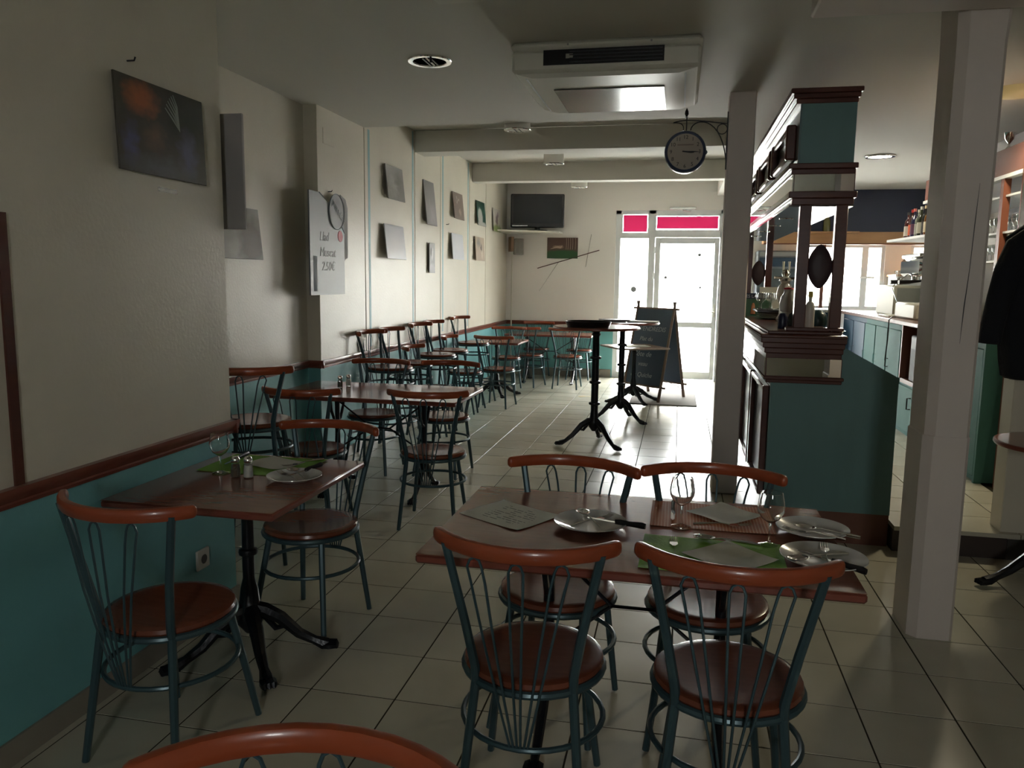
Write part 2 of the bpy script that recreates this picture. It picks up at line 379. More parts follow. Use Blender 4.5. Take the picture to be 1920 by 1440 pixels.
# back wall with door opening and two bar windows
DX0, DX1, DZ = -1.01, 0.625, 2.625
wb = MB()
wb.box(-3.1, DX0, YB, YB+0.18, RZ-0.03, 3.3); wb.box(DX0, DX1, YB, YB+0.18, DZ, 3.3); wb.box(DX1, 1.75, YB, YB+0.18, 0, 3.3)
wb.box(1.75, 2.93, YB, YB+0.18, 0, 1.16).box(1.75, 2.93, YB, YB+0.18, 2.12, 3.3).box(2.93, 3.27, YB, YB+0.18, 0, 3.3)
wb.box(3.27, 3.6, YB, YB+0.18, 0, 1.5).box(3.27, 3.6, YB, YB+0.18, 2.12, 3.3).box(3.6, 3.8, YB, YB+0.18, 0, 3.3)
struct('wall_back', wb, wall_far)
struct('wall_back', MB().box(-3.1, DX0, YB, YB+0.18, 0, RZ-0.03), teal_wall)
# right side walls
struct('wall_right', MB().box(1.83, 3.8, 4.75, 4.90, 0, 2.84, 0.004), wall_cream)
struct('wall_right', MB().box(3.0, 3.2, -3.05, 4.75, 0, 2.84), wall_cream)
struct('wall_right', MB().box(2.80, 2.95, 4.90, 9.6, 0, 2.84), wall_far)
struct('wall_right', MB().box(3.65, 3.8, 9.6, YB, 0, 2.84).box(2.95, 3.65, 9.45, 9.6, 0, 2.84), wall_far)
struct('baseboard_right', MB().box(1.87, 3.0, 4.738, 4.75, 0, 0.12), mat('dark_skirting', (0.05, 0.045, 0.04), 0.5))
# rear wall behind the camera with an unseen window added for front light
rw = MB().box(-3.1, 3.2, -3.05, -2.9, 0, 1.6).box(-3.1, 3.2, -3.05, -2.9, 2.3, 2.84).box(-3.1, 0.1, -3.05, -2.9, 1.6, 2.3).box(0.7, 3.2, -3.05, -2.9, 1.6, 2.3)
struct('wall_rear', rw, wall_cream)
rwf = struct('added_window', MB().box(0.1, 0.7, -3.0, -2.94, 1.6, 1.65).box(0.1, 0.7, -3.0, -2.94, 2.25, 2.3).box(0.1, 0.15, -3.0, -2.94, 1.65, 2.25).box(0.65, 0.7, -3.0, -2.94, 1.65, 2.25), white_metal)
MB().box(0.15, 0.65, -2.975, -2.97, 1.65, 2.25).build('pane', pane_glass, rwf)

# posts
mp = MB().box(0.285, 0.465, 5.76, 5.94, 0.0, 2.84, 0.008)
struct('post', mp, white_paint)
# irregular chamfered timber post
pm = MB(); c = 0.035; hs = [0, 0.9, 0.905, 1.7, 2.5, 2.84]; W1 = [(1.045, 1.225, 3.55, 3.80), (1.045, 1.225, 3.55, 3.80), (1.052, 1.222, 3.552, 3.80), (1.05, 1.224, 3.55, 3.80), (1.05, 1.228, 3.55, 3.80), (1.04, 1.25, 3.55, 3.80)]
V = []; F = []
for h, (a, b, d, e) in zip(hs, W1):
    V += [(a+c, d, h), (b-c*0.4, d, h), (b, d+c*0.4, h), (b, e, h), (a, e, h), (a, d+c, h)]
for i in range(len(hs)-1):
    for k in range(6): F.append((i*6+k, i*6+(k+1) % 6, (i+1)*6+(k+1) % 6, (i+1)*6+k))
F += [tuple(range(6)), tuple((len(hs)-1)*6+k for k in range(6))]
pm.add(V, F); po = struct('post', pm, white_paint, smooth=20)
cr = MB().tube([(1.17, 3.549, 1.95), (1.165, 3.5495, 1.8), (1.16, 3.549, 1.6), (1.152, 3.5495, 1.45), (1.148, 3.549, 1.3)], [0.0005, 0.0016, 0.001, 0.002, 0.0004], 5)
cr.build('crack', ink, po)

# ---------------------------------------------------------------- entrance door, side light and transoms
dr = struct('door_1', MB()
    .box(DX0, DX0+0.075, YB+0.03, YB+0.10, 0, DZ).box(DX1-0.05, DX1, YB+0.03, YB+0.10, 0, DZ).box(DX0, DX1, YB+0.03, YB+0.10, DZ-0.05, DZ)
    .box(-0.50, -0.40, YB+0.03, YB+0.10, 0, DZ).box(DX0+0.07, -0.49, YB+0.03, YB+0.10, 2.20, 2.29).box(-0.41, DX1-0.04, YB+0.03, YB+0.10, 2.215, 2.33)
    .box(DX0+0.07, -0.49, YB+0.03, YB+0.10, 0, 0.10)
    .box(-0.936, -0.908, YB+0.035, YB+0.09, 2.29, 2.575).box(-0.522, -0.499, YB+0.035, YB+0.09, 2.29, 2.575).box(-0.41, -0.392, YB+0.035, YB+0.09, 2.33, 2.575)
    .box(0.548, 0.576, YB+0.035, YB+0.09, 2.33, 2.575).box(-0.40, 0.56, YB+0.035, YB+0.09, 2.542, 2.576).box(-0.92, -0.51, YB+0.035, YB+0.09, 2.566, 2.576), white_metal)
leaf = MB().box(-0.395, -0.315, YB+0.01, YB+0.07, 0.02, 2.21, 0.004).box(0.50, 0.57, YB+0.01, YB+0.07, 0.02, 2.21, 0.004)
leaf.box(-0.316, 0.501, YB+0.01, YB+0.07, 2.12, 2.21, 0.004).box(-0.316, 0.501, YB+0.01, YB+0.07, 0.83, 0.915, 0.004).box(-0.316, 0.501, YB+0.01, YB+0.07, 0.02, 0.14, 0.004)
lf = leaf.build('door_leaf', white_metal, dr)
MB().tube([(0.535, YB+0.0, 1.08), (0.535, YB-0.03, 1.08), (0.42, YB-0.04, 1.08)], 0.009, 8).box(0.52, 0.55, YB-0.002, YB+0.012, 1.0, 1.2, 0.003).build('door_handle', white_plastic, lf)
for z in (0.4, 1.62, 2.02): MB().tube([(-0.405, YB+0.0, z-0.05), (-0.405, YB+0.0, z+0.05)], 0.012, 8).build('hinge', white_metal, lf)
MB().box(-0.316, 0.501, YB+0.035, YB+0.041, 0.915, 2.12).build('pane', pane_glass, dr)
MB().box(-0.316, 0.501, YB+0.035, YB+0.041, 0.14, 0.83).build('pane', pane_glass, dr)
MB().box(DX0+0.07, -0.49, YB+0.06, YB+0.066, 0.10, 2.20).build('pane', pane_glass, dr)
MB().box(DX0+0.11, -0.53, YB+0.045, YB+0.05, 2.30, 2.56).build('transom_film', film, dr, label='pink filmed transom pane')
MB().box(-0.385, DX1-0.085, YB+0.045, YB+0.05, 2.345, 2.535).build('transom_film', film, dr, label='pink filmed transom pane')
MB().box(-0.2, 0.2, YB-0.03, YB+0.02, 2.63, 2.67, 0.005).tube([(0.0, YB-0.02, 2.62), (0.12, YB-0.05, 2.60)], 0.008, 6).build('door_closer', steel, dr)
# stickers on the glass
for (x, z, r) in ((-0.71, 1.41, 0.045), (0.28, 1.95, 0.025), (-0.22, 1.60, 0.024), (0.31, 1.45, 0.018)):
    tag(MB().lathe([(0.0, 0), (r, 0), (r, 0.002), (0, 0.002)], 16, (0, 0, 0), 'y').build('round_sticker', mat('grey_sticker', (0.25, 0.27, 0.27), 0.6)),
        {-0.71: 'round grey sticker on the glass side panel left of the door', 0.28: 'small round sticker high on the right of the door glass',
         -0.22: 'small round sticker beside the faded poster on the door glass', 0.31: 'tiny round sticker low right on the door glass above the rail'}[x], 'sticker', None, (x, YB+(0.055 if x < -0.5 else 0.029), z))
ps = tag(MB().box(-0.125, 0.125, -0.001, 0.001, -0.16, 0.16).build('door_poster', poster_m),
         'faded poster with a figure stuck on the glass of the entrance door', 'poster', None, (-0.08, YB+0.030, 1.55))
MB().box(DX0-0.0, DX1, YB+0.0, YB+0.18, -0.02, 0.006).build('threshold', steel, dr)

# bar windows
for (nm, x0, x1, z0, z1, fm, mull) in (('window_1', 1.75, 2.93, 1.16, 2.12, white_metal, [2.66]), ('window_2', 3.27, 3.6, 1.5, 2.12, white_metal, [])):
    f = MB().box(x0, x1, YB+0.02, YB+0.08, z0, z0+0.05).box(x0, x1, YB+0.02, YB+0.08, z1-0.05, z1).box(x0, x0+0.05, YB+0.02, YB+0.08, z0+0.05, z1-0.05).box(x1-0.05, x1, YB+0.02, YB+0.08, z0+0.05, z1-0.05)
    for q in mull: f.box(q-0.045, q+0.045, YB+0.02, YB+0.08, z0+0.05, z1-0.05)
    w = struct(nm, f, fm)
    ed = [x0+0.05]+[v for q in mull for v in (q-0.045, q+0.045)]+[x1-0.05]
    for a, b in zip(ed[::2], ed[1::2]): MB().box(a, b, YB+0.045, YB+0.05, z0+0.05, z1-0.05).build('pane', pane_glass, w)
    if mull:
        MB().box(2.60, 2.80, YB-0.01, YB+0.02, 1.62, 1.65).build('latch', steel, w)
        MB().box(2.05, 2.10, YB-0.02, YB+0.02, 1.16, 2.12).build('shutter_frame', orange_wood, w)

# ================================================================== CHAIRS AND STOOLS
def arc_rail(hw, sag, y_mid, z, tall, deep):
    """curved top rail, concave towards +y; rounded ends"""
    R = (hw*hw+sag*sag)/(2*sag); a0 = math.asin(min(1, hw/R)); V = []; F = []; K = 12
    half = [(1.0, 0.30), (0.992, 0.62), (0.975, 0.86), (0.95, 0.97), (0.9, 1.0), (0.78, 1), (0.64, 1), (0.5, 1), (0.34, 1), (0.17, 1)]
    st = [(-t, e) for t, e in half]+[(0, 1)]+[(t, e) for t, e in half[::-1]]; n = len(st)
    for (t, e) in st:
        a = a0*t; cx = R*sin(a); cy = y_mid+R*(1-cos(a)); nx, ny = -sin(a), cos(a)
        for k in range(K):
            b = 2*pi*k/K; c_, s_ = cos(b), sin(b)
            u = math.copysign(abs(c_)**0.75, c_)*deep/2*e; w = math.copysign(abs(s_)**0.75, s_)*tall/2*e
            V.append((cx+nx*u, cy+ny*u, z+w))
    for i in range(n-1):
        for k in range(K): F.append((i*K+k, i*K+(k+1) % K, (i+1)*K+(k+1) % K, (i+1)*K+k))
    F += [tuple(range(K)), tuple((n-1)*K+k for k in range(K))]
    return MB().add(V, F)

def seat_mb(z, r=0.203):
    return MB().lathe([(0.0, z-0.016), (r*0.97, z-0.016), (r, z-0.008), (r*0.985, z+0.004), (r*0.93, z+0.008), (r*0.8, z+0.006), (r*0.5, z+0.002), (0.0, z)], 32)

def chair_parts(sz, rz_, ringz, splay, spoke_z, foot_ring=None):
    """sz seat height, rz_ rail centre height"""
    P = []
    P.append(('seat', seat_mb(sz), seat_wood))
    P.append(('seat_frame', MB().ring(0.200, 0.0115, sz-0.026), teal_metal))
    bx, by = 0.175+splay, 0.205+splay
    for s in (-1, 1):
        P.append(('leg', MB().tube([(s*0.125, 0.125, sz-0.03), (s*(0.125+(bx-0.125)*.5), 0.125+(by-0.125)*.5, sz*0.48), (s*bx, by, 0.004)], [0.0135, 0.0130, 0.0115], 8), teal_metal))
        P.append(('leg', MB().tube([(s*0.135, -0.150, sz-0.02), (s*(0.135+(bx-0.135)*.5), -0.150-(by-0.15)*.5, sz*0.48), (s*bx, -by, 0.004)], [0.0135, 0.0130, 0.0115], 8), teal_metal))
        P.append(('back_post', MB().tube([(s*0.135, -0.150, sz-0.03), (s*0.137, -0.156, sz+0.02), (s*0.16, -0.178, sz+(rz_-sz)*.4), (s*0.207, -0.209, rz_-0.005)], [0.0135, 0.0135, 0.013, 0.012], 8), teal_metal))
    P.append(('ring_stretcher', MB().ring(0.205, 0.0085, ringz), teal_metal))
    if foot_ring: P.append(('foot_ring', MB().ring(0.235, 0.0085, foot_ring), teal_metal))
    for i, cx in enumerate((-0.113, 0.0, 0.113)):
        a = [(-0.024+i*0.018, -0.204, ringz-0.004)]; b = [(-0.024+i*0.018+0.009, -0.204, ringz-0.004)]
        yt = -0.285+0.304-sqrt(0.304**2-cx*cx); zt = rz_-0.034
        for t in (0.3, 0.6, 0.9):
            a.append((a[0][0]+(cx-0.02-a[0][0])*t, -0.204+(yt+0.204)*t-0.012*sin(pi*t), a[0][2]+(zt-a[0][2])*t))
            b.append((b[0][0]+(cx+0.02-b[0][0])*t, -0.204+(yt+0.204)*t-0.012*sin(pi*t), b[0][2]+(zt-b[0][2])*t))
        top = [(cx-0.019, yt, zt-0.012), (cx-0.012, yt, zt+0.006), (cx, yt, zt+0.013), (cx+0.012, yt, zt+0.006), (cx+0.019, yt, zt-0.012)]
        P.append(('spoke', MB().tube(a+top+b[::-1], 0.0037, 6), teal_metal))
    P.append(('back_rail', arc_rail(0.248, 0.133, -0.285, rz_, 0.043, 0.029), chair_wood))
    return P
def assemble(name, label, cat, parts):
    t = thing(name, label, cat)
    for (n, mb, m) in parts: mb.build(n, m, t)
    return t

chair0 = assemble('bistro_chair', '', 'chair', chair_parts(0.465, 0.856, 0.285, 0.0, 0.285))
chair_list = [
 # x, y, rz, label, group
 (-0.372, 2.115, 0.0, 'left of the two chairs turned away at the near side of the front table', 'chairs around the table laid for four'),
 (0.172, 2.115, -0.03, 'right of the two chairs turned away at the near side of the front table', 'chairs around the table laid for four'),
 (-0.380, 2.62, pi-0.14, 'bistro chair on the far side of the front table, left, facing the paper menu', 'chairs around the table laid for four'),
 (0.135, 2.63, pi-0.04, 'bistro chair on the far side of the front table, behind the orange placemat', 'chairs around the table laid for four'),
 (-1.59, 2.15, -0.10, 'bistro chair beside the turquoise wall, near side of the small table with shakers', 'chairs at the small wall table'),
 (-1.55, 3.07, pi-0.08, 'bistro chair on the far side of the small wall table', 'chairs at the small wall table'),
 (-2.23, 4.47, 0.06, 'bistro chair at the near left of the long empty table', 'chairs around the empty second table'),
 (-1.475, 4.60, 0.10, 'bistro chair standing alone at the near right of the long empty table', 'chairs around the empty second table'),
 (-2.36, 5.80, pi, 'bistro chair on the far left side of the long empty table', 'chairs around the empty second table'),
 (-1.79, 5.84, pi-0.06, 'bistro chair on the far right side of the long empty table', 'chairs around the empty second table'),
 (-0.455, 0.722, pi+0.10, 'nearest bistro chair, cropped by the bottom edge to its curved top rail', None),
 (-2.12, 9.16, -0.10, 'chair turned away at the small square table near the back corner', 'chairs at the back tables'),
 (-2.33, 10.58, pi, 'bistro chair facing the viewer behind the small square table in the back corner', 'chairs at the back tables'),
 (-2.10, 11.08, -0.25, 'bistro chair at the near left of the long table by the back wall', 'chairs at the back tables'),
 (-1.53, 11.03, -0.04, 'bistro chair at the near right of the long table by the back wall', 'chairs at the back tables'),
 (-2.18, 12.13, pi, 'bistro chair on the wall side of the long back table, left under the hanging speaker', 'chairs at the back tables'),
 (-1.50, 12.13, pi, 'bistro chair on the wall side of the long back table, right and mostly hidden', 'chairs at the back tables'),
 (-2.37, 7.35, -pi/2, 'low bistro chair against the left wall between the second and third bar stools', 'low chairs between the bar stools'),
 (-2.43, 8.79, -pi/2, 'low bistro chair against the left wall between the fourth and fifth bar stools', 'low chairs between the bar stools'),
]
for i, (x, y, rz, lab, grp) in enumerate(chair_list):
    if i == 0: c0 = chair0; c0.location = (x, y, 0); c0.rotation_euler = (0, 0, rz); c0['label'] = lab; c0['group'] = grp
    else:
        c_ = dup(chair0, (x, y, 0), rz, lab, grp)
        if not grp and 'group' in c_: del c_['group']
stool0 = assemble('bar_stool', '', 'stool', chair_parts(0.755, 1.055, 0.615, 0.02, 0.6, 0.28))
stools = [(-2.485, 6.50, -pi/2-0.12, 'bar stool with back, nearest of the five lined up along the panelled left wall'),
          (-2.45, 6.93, -pi/2-0.05, 'bar stool with back, second from the viewer along the panelled left wall'),
          (-2.46, 7.78, -pi/2-0.10, 'bar stool with back, third from the viewer along the panelled left wall'),
          (-2.47, 8.30, -pi/2-0.05, 'bar stool with back, fourth from the viewer along the panelled left wall'),
          (-2.49, 9.38, -pi/2-0.16, 'bar stool with back standing farthest along the left wall, apart from the other stools'),
          (-2.26, 3.83, 0.30, 'bar stool with back in the wall recess just beyond the near left wall corner')]
for i, (x, y, rz, lab) in enumerate(stools):
    if i == 0: s0 = stool0; s0.location = (x, y, 0); s0.rotation_euler = (0, 0, rz); s0['label'] = lab; s0['group'] = 'bar stools along the left wall'
    else:
        s_ = dup(stool0, (x, y, 0), rz, lab, 'bar stools along the left wall')
        if i == 5: del s_['group']

# ================================================================== TABLES
def foot_path(dx, dy, L, h0):
    """cast-iron cabriole foot leaving the column at height h0 and ending in a paw"""
    P = [(0.02, h0), (0.06, h0-0.01), (0.12, h0-0.045), (L*0.62, h0*0.42), (L*0.82, 0.05), (L*0.93, 0.034), (L, 0.03)]
    R = [0.032, 0.031, 0.028, 0.023, 0.019, 0.026, 0.024]
    pts = [(dx*a, dy*a, b) for a, b in P]
    mbx = MB().tube(pts, R, 8)
    e = Vector((dx*L, dy*L, 0.028)); s = Vector((-dy, dx, 0))
    for k in (-1, 0, 1):
        p = e+s*(k*0.017); q = p+Vector((dx, dy, 0))*0.03
        mbx.tube([p-Vector((dx, dy, 0))*0.02, p, q, q+Vector((dx*0.008, dy*0.008, -0.01))], [0.012, 0.016, 0.014, 0.005], 6)
    # scroll under the leg
    mbx.tube([(dx*0.05, dy*0.05, h0-0.03), (dx*0.10, dy*0.10, h0-0.09), (dx*0.15, dy*0.15, h0-0.085)], [0.012, 0.014, 0.005], 6)
    return mbx
def column_mb(h0, h1, rr=0.024, rings=()):
    prof = [(0.0, h0-0.10), (0.02, h0-0.10), (0.05, h0-0.06), (0.055, h0-0.01), (0.042, h0+0.02), (0.034, h0+0.09), (rr, h0+0.13)]
    for q in rings: prof += [(rr, q-0.016), (rr*1.5, q-0.01), (rr*1.6, q), (rr*1.5, q+0.01), (rr, q+0.016)]
    prof += [(rr*0.9, h1-0.07), (rr*1.3, h1-0.05), (rr*0.95, h1-0.035), (rr*1.4, h1-0.015), (rr*1.4, h1)]
    return MB().lathe(prof, 14)
def pedestal(t, h1, nlegs, L=0.27, h0=0.19, a0=0.4, rr=0.024, rings=(), off=(0, 0), angs=None):
    c_ = column_mb(h0, h1, rr, rings).xf(Matrix.Translation((off[0], off[1], 0))); c_.build('column', iron, t)
    for k in range(nlegs):
        a = angs[k] if angs else a0+2*pi*k/nlegs
        foot_path(cos(a), sin(a), L, h0).xf(Matrix.Translation((off[0], off[1], 0))).build('leg', iron, t)
    MB().tube([(off[0]-0.13, off[1], h1-0.004), (off[0]+0.13, off[1], h1-0.004)], 0.008, 6).tube([(off[0], off[1]-0.13, h1-0.004), (off[0], off[1]+0.13, h1-0.004)], 0.008, 6).build('top_bracket', iron, t)
def rect_top(t, w, d, z=0.74, th=0.03):
    MB().box(-w/2+0.002, w/2-0.002, -d/2+0.002, d/2-0.002, z-0.003, z, 0.001).build('veneer', table_wood, t)
    MB().box(-w/2, w/2, -d/2, d/2, z-th, z-0.0025, 0.007).build('tabletop', table_edge, t)
def twin_base(t, h1, xs):
    """two cast uprights, each on a fore and aft foot, tied by a crossed brace"""
    for x in xs:
        for s in (-1, 1):
            mbx = MB().tube([(x, 0, 0.30), (x, s*0.03, 0.24), (x, s*0.10, 0.13), (x, s*0.20, 0.055), (x, s*0.25, 0.035)], [0.022, 0.022, 0.018, 0.016, 0.014], 8)
            for k in (-1, 0, 1): mbx.tube([(x+k*0.015, s*0.24, 0.025), (x+k*0.016, s*0.27, 0.024), (x+k*0.016, s*0.30, 0.015)], [0.018, 0.018, 0.008], 6)
            mbx.build('leg', iron, t)
        MB().tube([(x, 0, 0.28), (x, 0, 0.42), (x, 0, 0.62), (x, 0, h1)], [0.024, 0.018, 0.018, 0.022], 10).build('column', iron, t)
        u = MB()
        for s in (-1, 1): u.tube([(x+s*0.0, s*0.01, 0.50), (x, s*0.05, 0.52), (x, s*0.10, 0.60), (x, s*0.12, h1-0.02), (x, s*0.24, h1-0.006)], 0.011, 8)
        u.build('yoke', iron, t)
    a, b = xs; mid = (a+b)/2; zz = 0.47
    MB().tube([(a, -0.0, 0.66), (mid-0.07, 0, zz), (mid+0.07, 0, zz), (b, 0, 0.66)], 0.0065, 6).tube([(a, 0, 0.30), (mid-0.07, 0, zz), (mid+0.07, 0, zz), (b, 0, 0.30)], 0.0065, 6).build('cross_brace', iron, t)

t1 = thing('dining_table', 'red-brown restaurant table in the foreground laid with plates, glasses and placemats', 'table', (-0.107, 2.48, 0))
rect_top(t1, 1.24, 0.785); twin_base(t1, 0.71, (-0.28, 0.28))
t2 = thing('dining_table', 'small red-brown table against the turquoise wall with salt and pepper shakers', 'table', (-1.658, 2.735, 0))
rect_top(t2, 0.675, 0.80); pedestal(t2, 0.71, 4, 0.31, 0.20, 0.15+pi/4, 0.024, (0.44,), angs=[0.35, -0.85, -2.3, 2.4])
t3 = thing('dining_table', 'long empty red-brown table beyond the recess with a pair of shakers at its back edge', 'table', (-2.06, 5.185, 0))
rect_top(t3, 1.33, 0.755); twin_base(t3, 0.71, (-0.33, 0.33))
t4 = thing('dining_table', 'small square red-brown table by the left wall near the back corner', 'table', (-2.33, 9.99, 0))
rect_top(t4, 0.72, 0.72); pedestal(t4, 0.71, 4, 0.30, 0.19, 0.5, 0.022)
t5 = thing('dining_table', 'long red-brown table in the back corner under the television', 'table', (-1.87, 11.62, 0))
rect_top(t5, 1.30, 0.72); twin_base(t5, 0.71, (-0.36, 0.36))
def round_top(t, r, z, th=0.022):
    MB().lathe([(0, z-th), (r*0.985, z-th), (r, z-th*0.7), (r, z-th*0.3), (r*0.99, z), (0, z)], 40).build('tabletop', table_edge, t)
    MB().lathe([(0, z-0.001), (r*0.96, z-0.001), (r*0.96, z+0.0012), (0, z+0.0012)], 40).build('veneer', table_wood, t)
b1 = thing('high_table', 'nearest tall round bistro table on a black column, with a tray on top', 'table', (-0.735, 7.2, 0))
round_top(b1, 0.40, 1.12); pedestal(b1, 1.098, 3, 0.33, 0.24, 0.0, 0.034, (0.40, 0.60, 0.83), angs=[-0.75, 2.3+1.2, 1.5])
b2 = thing('high_table', 'second tall round bistro table, directly behind the one with the tray', 'table', (-0.587, 8.54, 0))
round_top(b2, 0.395, 1.10); pedestal(b2, 1.078, 3, 0.33, 0.24, 0.0, 0.032, (0.42, 0.63, 0.85), angs=[-0.65, 3.5, 1.3])
b3 = thing('bistro_table', 'low pedestal table with thin square top in front of the chalkboard', 'table', (-0.53, 9.95, 0), 0.5)
MB().box(-0.33, 0.33, -0.33, 0.33, 0.70, 0.722, 0.005).build('tabletop', mat('pale_worn_tabletop', (0.30, 0.22, 0.18), 0.25), b3)
pedestal(b3, 0.70, 4, 0.34, 0.19, 0.0, 0.026)
b4 = thing('round_table', 'round red-brown table cut off by the right edge below the black coat', 'table', (1.945, 4.40, 0))
round_top(b4, 0.305, 0.745)
pedestal(b4, 0.722, 3, 0.37, 0.20, 0, 0.05, (), angs=[pi+0.35, pi/2-0.6, -0.9])

# ================================================================== TABLEWARE
GP = 'stemmed glasses on the laid tables'
def wine_glass(loc, label):
    t = thing('wine_glass', label, 'glass', loc, 0, GP)
    MB().lathe([(0.0, 0.0), (0.033, 0.0), (0.034, 0.002), (0.02, 0.006), (0.006, 0.012), (0.0038, 0.03), (0.0036, 0.062), (0.006, 0.072), (0.0, 0.0735)], 24).build('stem_and_foot', clear_glass, t)
    MB().lathe([(0.0, 0.074), (0.012, 0.076), (0.028, 0.088), (0.039, 0.108), (0.0405, 0.125), (0.037, 0.148), (0.0325, 0.168), (0.0318, 0.1685), (0.0311, 0.168), (0.0356, 0.148), (0.0391, 0.125), (0.0376, 0.109), (0.0268, 0.0895), (0.0112, 0.0785), (0.0, 0.0765)], 32).build('bowl', clear_glass, t)
    return t
wine_glass((0.036, 2.535, 0.741), 'stemmed glass standing at the edge of the orange placemat')
wine_glass((0.300, 2.415, 0.741), 'stemmed glass between the green placemat and the two right-hand plates')
wine_glass((-1.80, 2.785, 0.741), 'stemmed glass on the small wall table beside the shakers')
def plate(loc, r, label):
    t = thing('plate', label, 'plate', loc, 0, 'dinner plates')
    MB().lathe([(0, 0.0), (r*0.58, 0.0), (r*0.62, 0.003), (r*0.85, 0.012), (r, 0.02), (r*0.995, 0.0225), (r*0.84, 0.0155), (r*0.62, 0.0075), (r*0.55, 0.0055), (0, 0.0055)], 40).build('dish', porcelain, t)
    return t
plate((-0.254, 2.467, 0.741), 0.120, 'white plate beside the paper menu, with a spoon and fork crossed on it')
plate((0.450, 2.578, 0.741), 0.113, 'white plate behind the other at the right end of the front table')
plate((0.437, 2.305, 0.741), 0.121, 'white plate nearest the right front corner of the front table, with black-handled knife')
plate((-1.462, 2.765, 0.741), 0.108, 'white plate on the small wall table with cutlery laid across')

def cutlery(kind, a, b, z, label, tilt=0.0, grp='cutlery on the laid tables'):
    """a: working end (x,y), b: handle end"""
    A = Vector((a[0], a[1], z+tilt)); B = Vector((b[0], b[1], z)); d = (B-A); L = 0.195 if kind != 'knife' else 0.215
    d.z = 0; ang = atan2(d.y, d.x); mid = (A+B)/2
    t = thing(kind, label, 'cutlery', mid, 0, grp, rot=(0, math.asin(max(-.5, min(.5, tilt/L))), ang))
    h = L/2
    if kind == 'spoon':
        MB().lathe([(0.0, -0.003), (0.5, -0.002), (0.85, 0.002), (1.0, 0.006), (0.9, 0.0065), (0.5, 0.0005), (0, -0.001)], 18).xf(Matrix.Translation((-h+0.028, 0, 0.002)) @ Matrix.Diagonal((0.035, 0.023, 1, 1))).build('bowl', chrome, t)
        MB().tube([(-h+0.055, 0, 0.004), (-h+0.08, 0, 0.009), (0, 0, 0.008), (h-0.03, 0, 0.005), (h, 0, 0.004)], [0.0025, 0.0022, 0.003, 0.006, 0.005], 8, sq=0.35).build('handle', chrome, t)
    elif kind == 'fork':
        f = MB()
        for k in range(4):
            y = -0.0095+k*0.0063; f.tube([(-h, y, 0.006), (-h+0.02, y, 0.002), (-h+0.045, y, 0.001)], [0.0008, 0.0014, 0.0017], 5)
        f.build('tines', chrome, t)
        MB().prism([(-h+0.042, -0.012), (-h+0.062, -0.0125), (-h+0.078, -0.004), (-h+0.078, 0.004), (-h+0.062, 0.0125), (-h+0.042, 0.012)], 'z', 0.0, 0.0025).tube([(-h+0.075, 0, 0.002), (-h+0.1, 0, 0.007), (0.02, 0, 0.007), (h-0.03, 0, 0.005), (h, 0, 0.004)], [0.003, 0.0025, 0.003, 0.0065, 0.005], 8, sq=0.35).build('handle', chrome, t)
    else:
        MB().prism([(-h, 0.0), (-h+0.01, -0.007), (-h+0.1, -0.009), (-h+0.115, -0.006), (-h+0.115, 0.006), (-h+0.02, 0.006)], 'z', 0.003, 0.0048).build('blade', chrome, t)
        MB().tube([(-h+0.112, 0, 0.005), (-h+0.13, 0, 0.006), (h-0.05, 0, 0.006), (h-0.01, 0, 0.007), (h, 0, 0.006)], [0.008, 0.0095, 0.0085, 0.011, 0.009], 10, sq=0.6).build('handle', black_plastic, t)
    return t
ZP = 0.757
cutlery('spoon', (-0.300, 2.56), (-0.215, 2.385), ZP+0.006, 'spoon lying across the plate beside the paper menu')
cutlery('fork', (-0.185, 2.56), (-0.315, 2.385), ZP, 'fork lying across the plate beside the paper menu')
cutlery('knife', (-0.260, 2.485), (-0.095, 2.435), ZP+0.004, 'knife with black handle sticking out over the rim of the plate beside the paper menu')
cutlery('fork', (0.455, 2.405), (0.436, 2.228), ZP+0.004, 'fork standing tines away on the right front plate')
cutlery('knife', (0.385, 2.325), (0.515, 2.205), ZP, 'knife with black handle on the right front plate')
cutlery('spoon', (0.345, 2.25), (0.50, 2.325), ZP+0.002, 'spoon lying under the fork on the right front plate')
cutlery('fork', (0.350, 2.560), (0.535, 2.465), ZP, 'fork on the rear right plate, handle out over the rim')
cutlery('spoon', (0.400, 2.570), (0.575, 2.495), ZP+0.003, 'spoon beside the fork on the rear right plate')
cutlery('fork', (0.012, 2.415), (0.020, 2.215), 0.7425, 'fork at the left edge of the green placemat on the front table')
cutlery('spoon', (0.09, 2.422), (0.262, 2.39), 0.7455, 'spoon across the top of the green placemat on the front table')
cutlery('fork', (0.255, 2.595), (0.085, 2.553), 0.7455, 'fork lying under the napkin on the orange placemat')
cutlery('knife', (0.008, 2.60), (0.009, 2.785), 0.7425, 'knife with black handle standing beyond the glass on the orange placemat')
cutlery('fork', (-1.560, 2.815), (-1.40, 2.68), ZP, 'fork on the plate of the small wall table')
cutlery('spoon', (-1.52, 2.845), (-1.385, 2.70), ZP+0.004, 'spoon on the plate of the small wall table')
cutlery('knife', (-1.475, 2.755), (-1.435, 2.92), ZP+0.001, 'knife with black handle on the plate of the small wall table')
cutlery('fork', (-1.595, 2.945), (-1.50, 3.075), 0.7455, 'fork lying beside the napkin on the green placemat of the wall table')
cutlery('knife', (-1.850, 2.90), (-1.862, 3.09), 0.7455, 'knife with black handle behind the shakers on the small wall table')

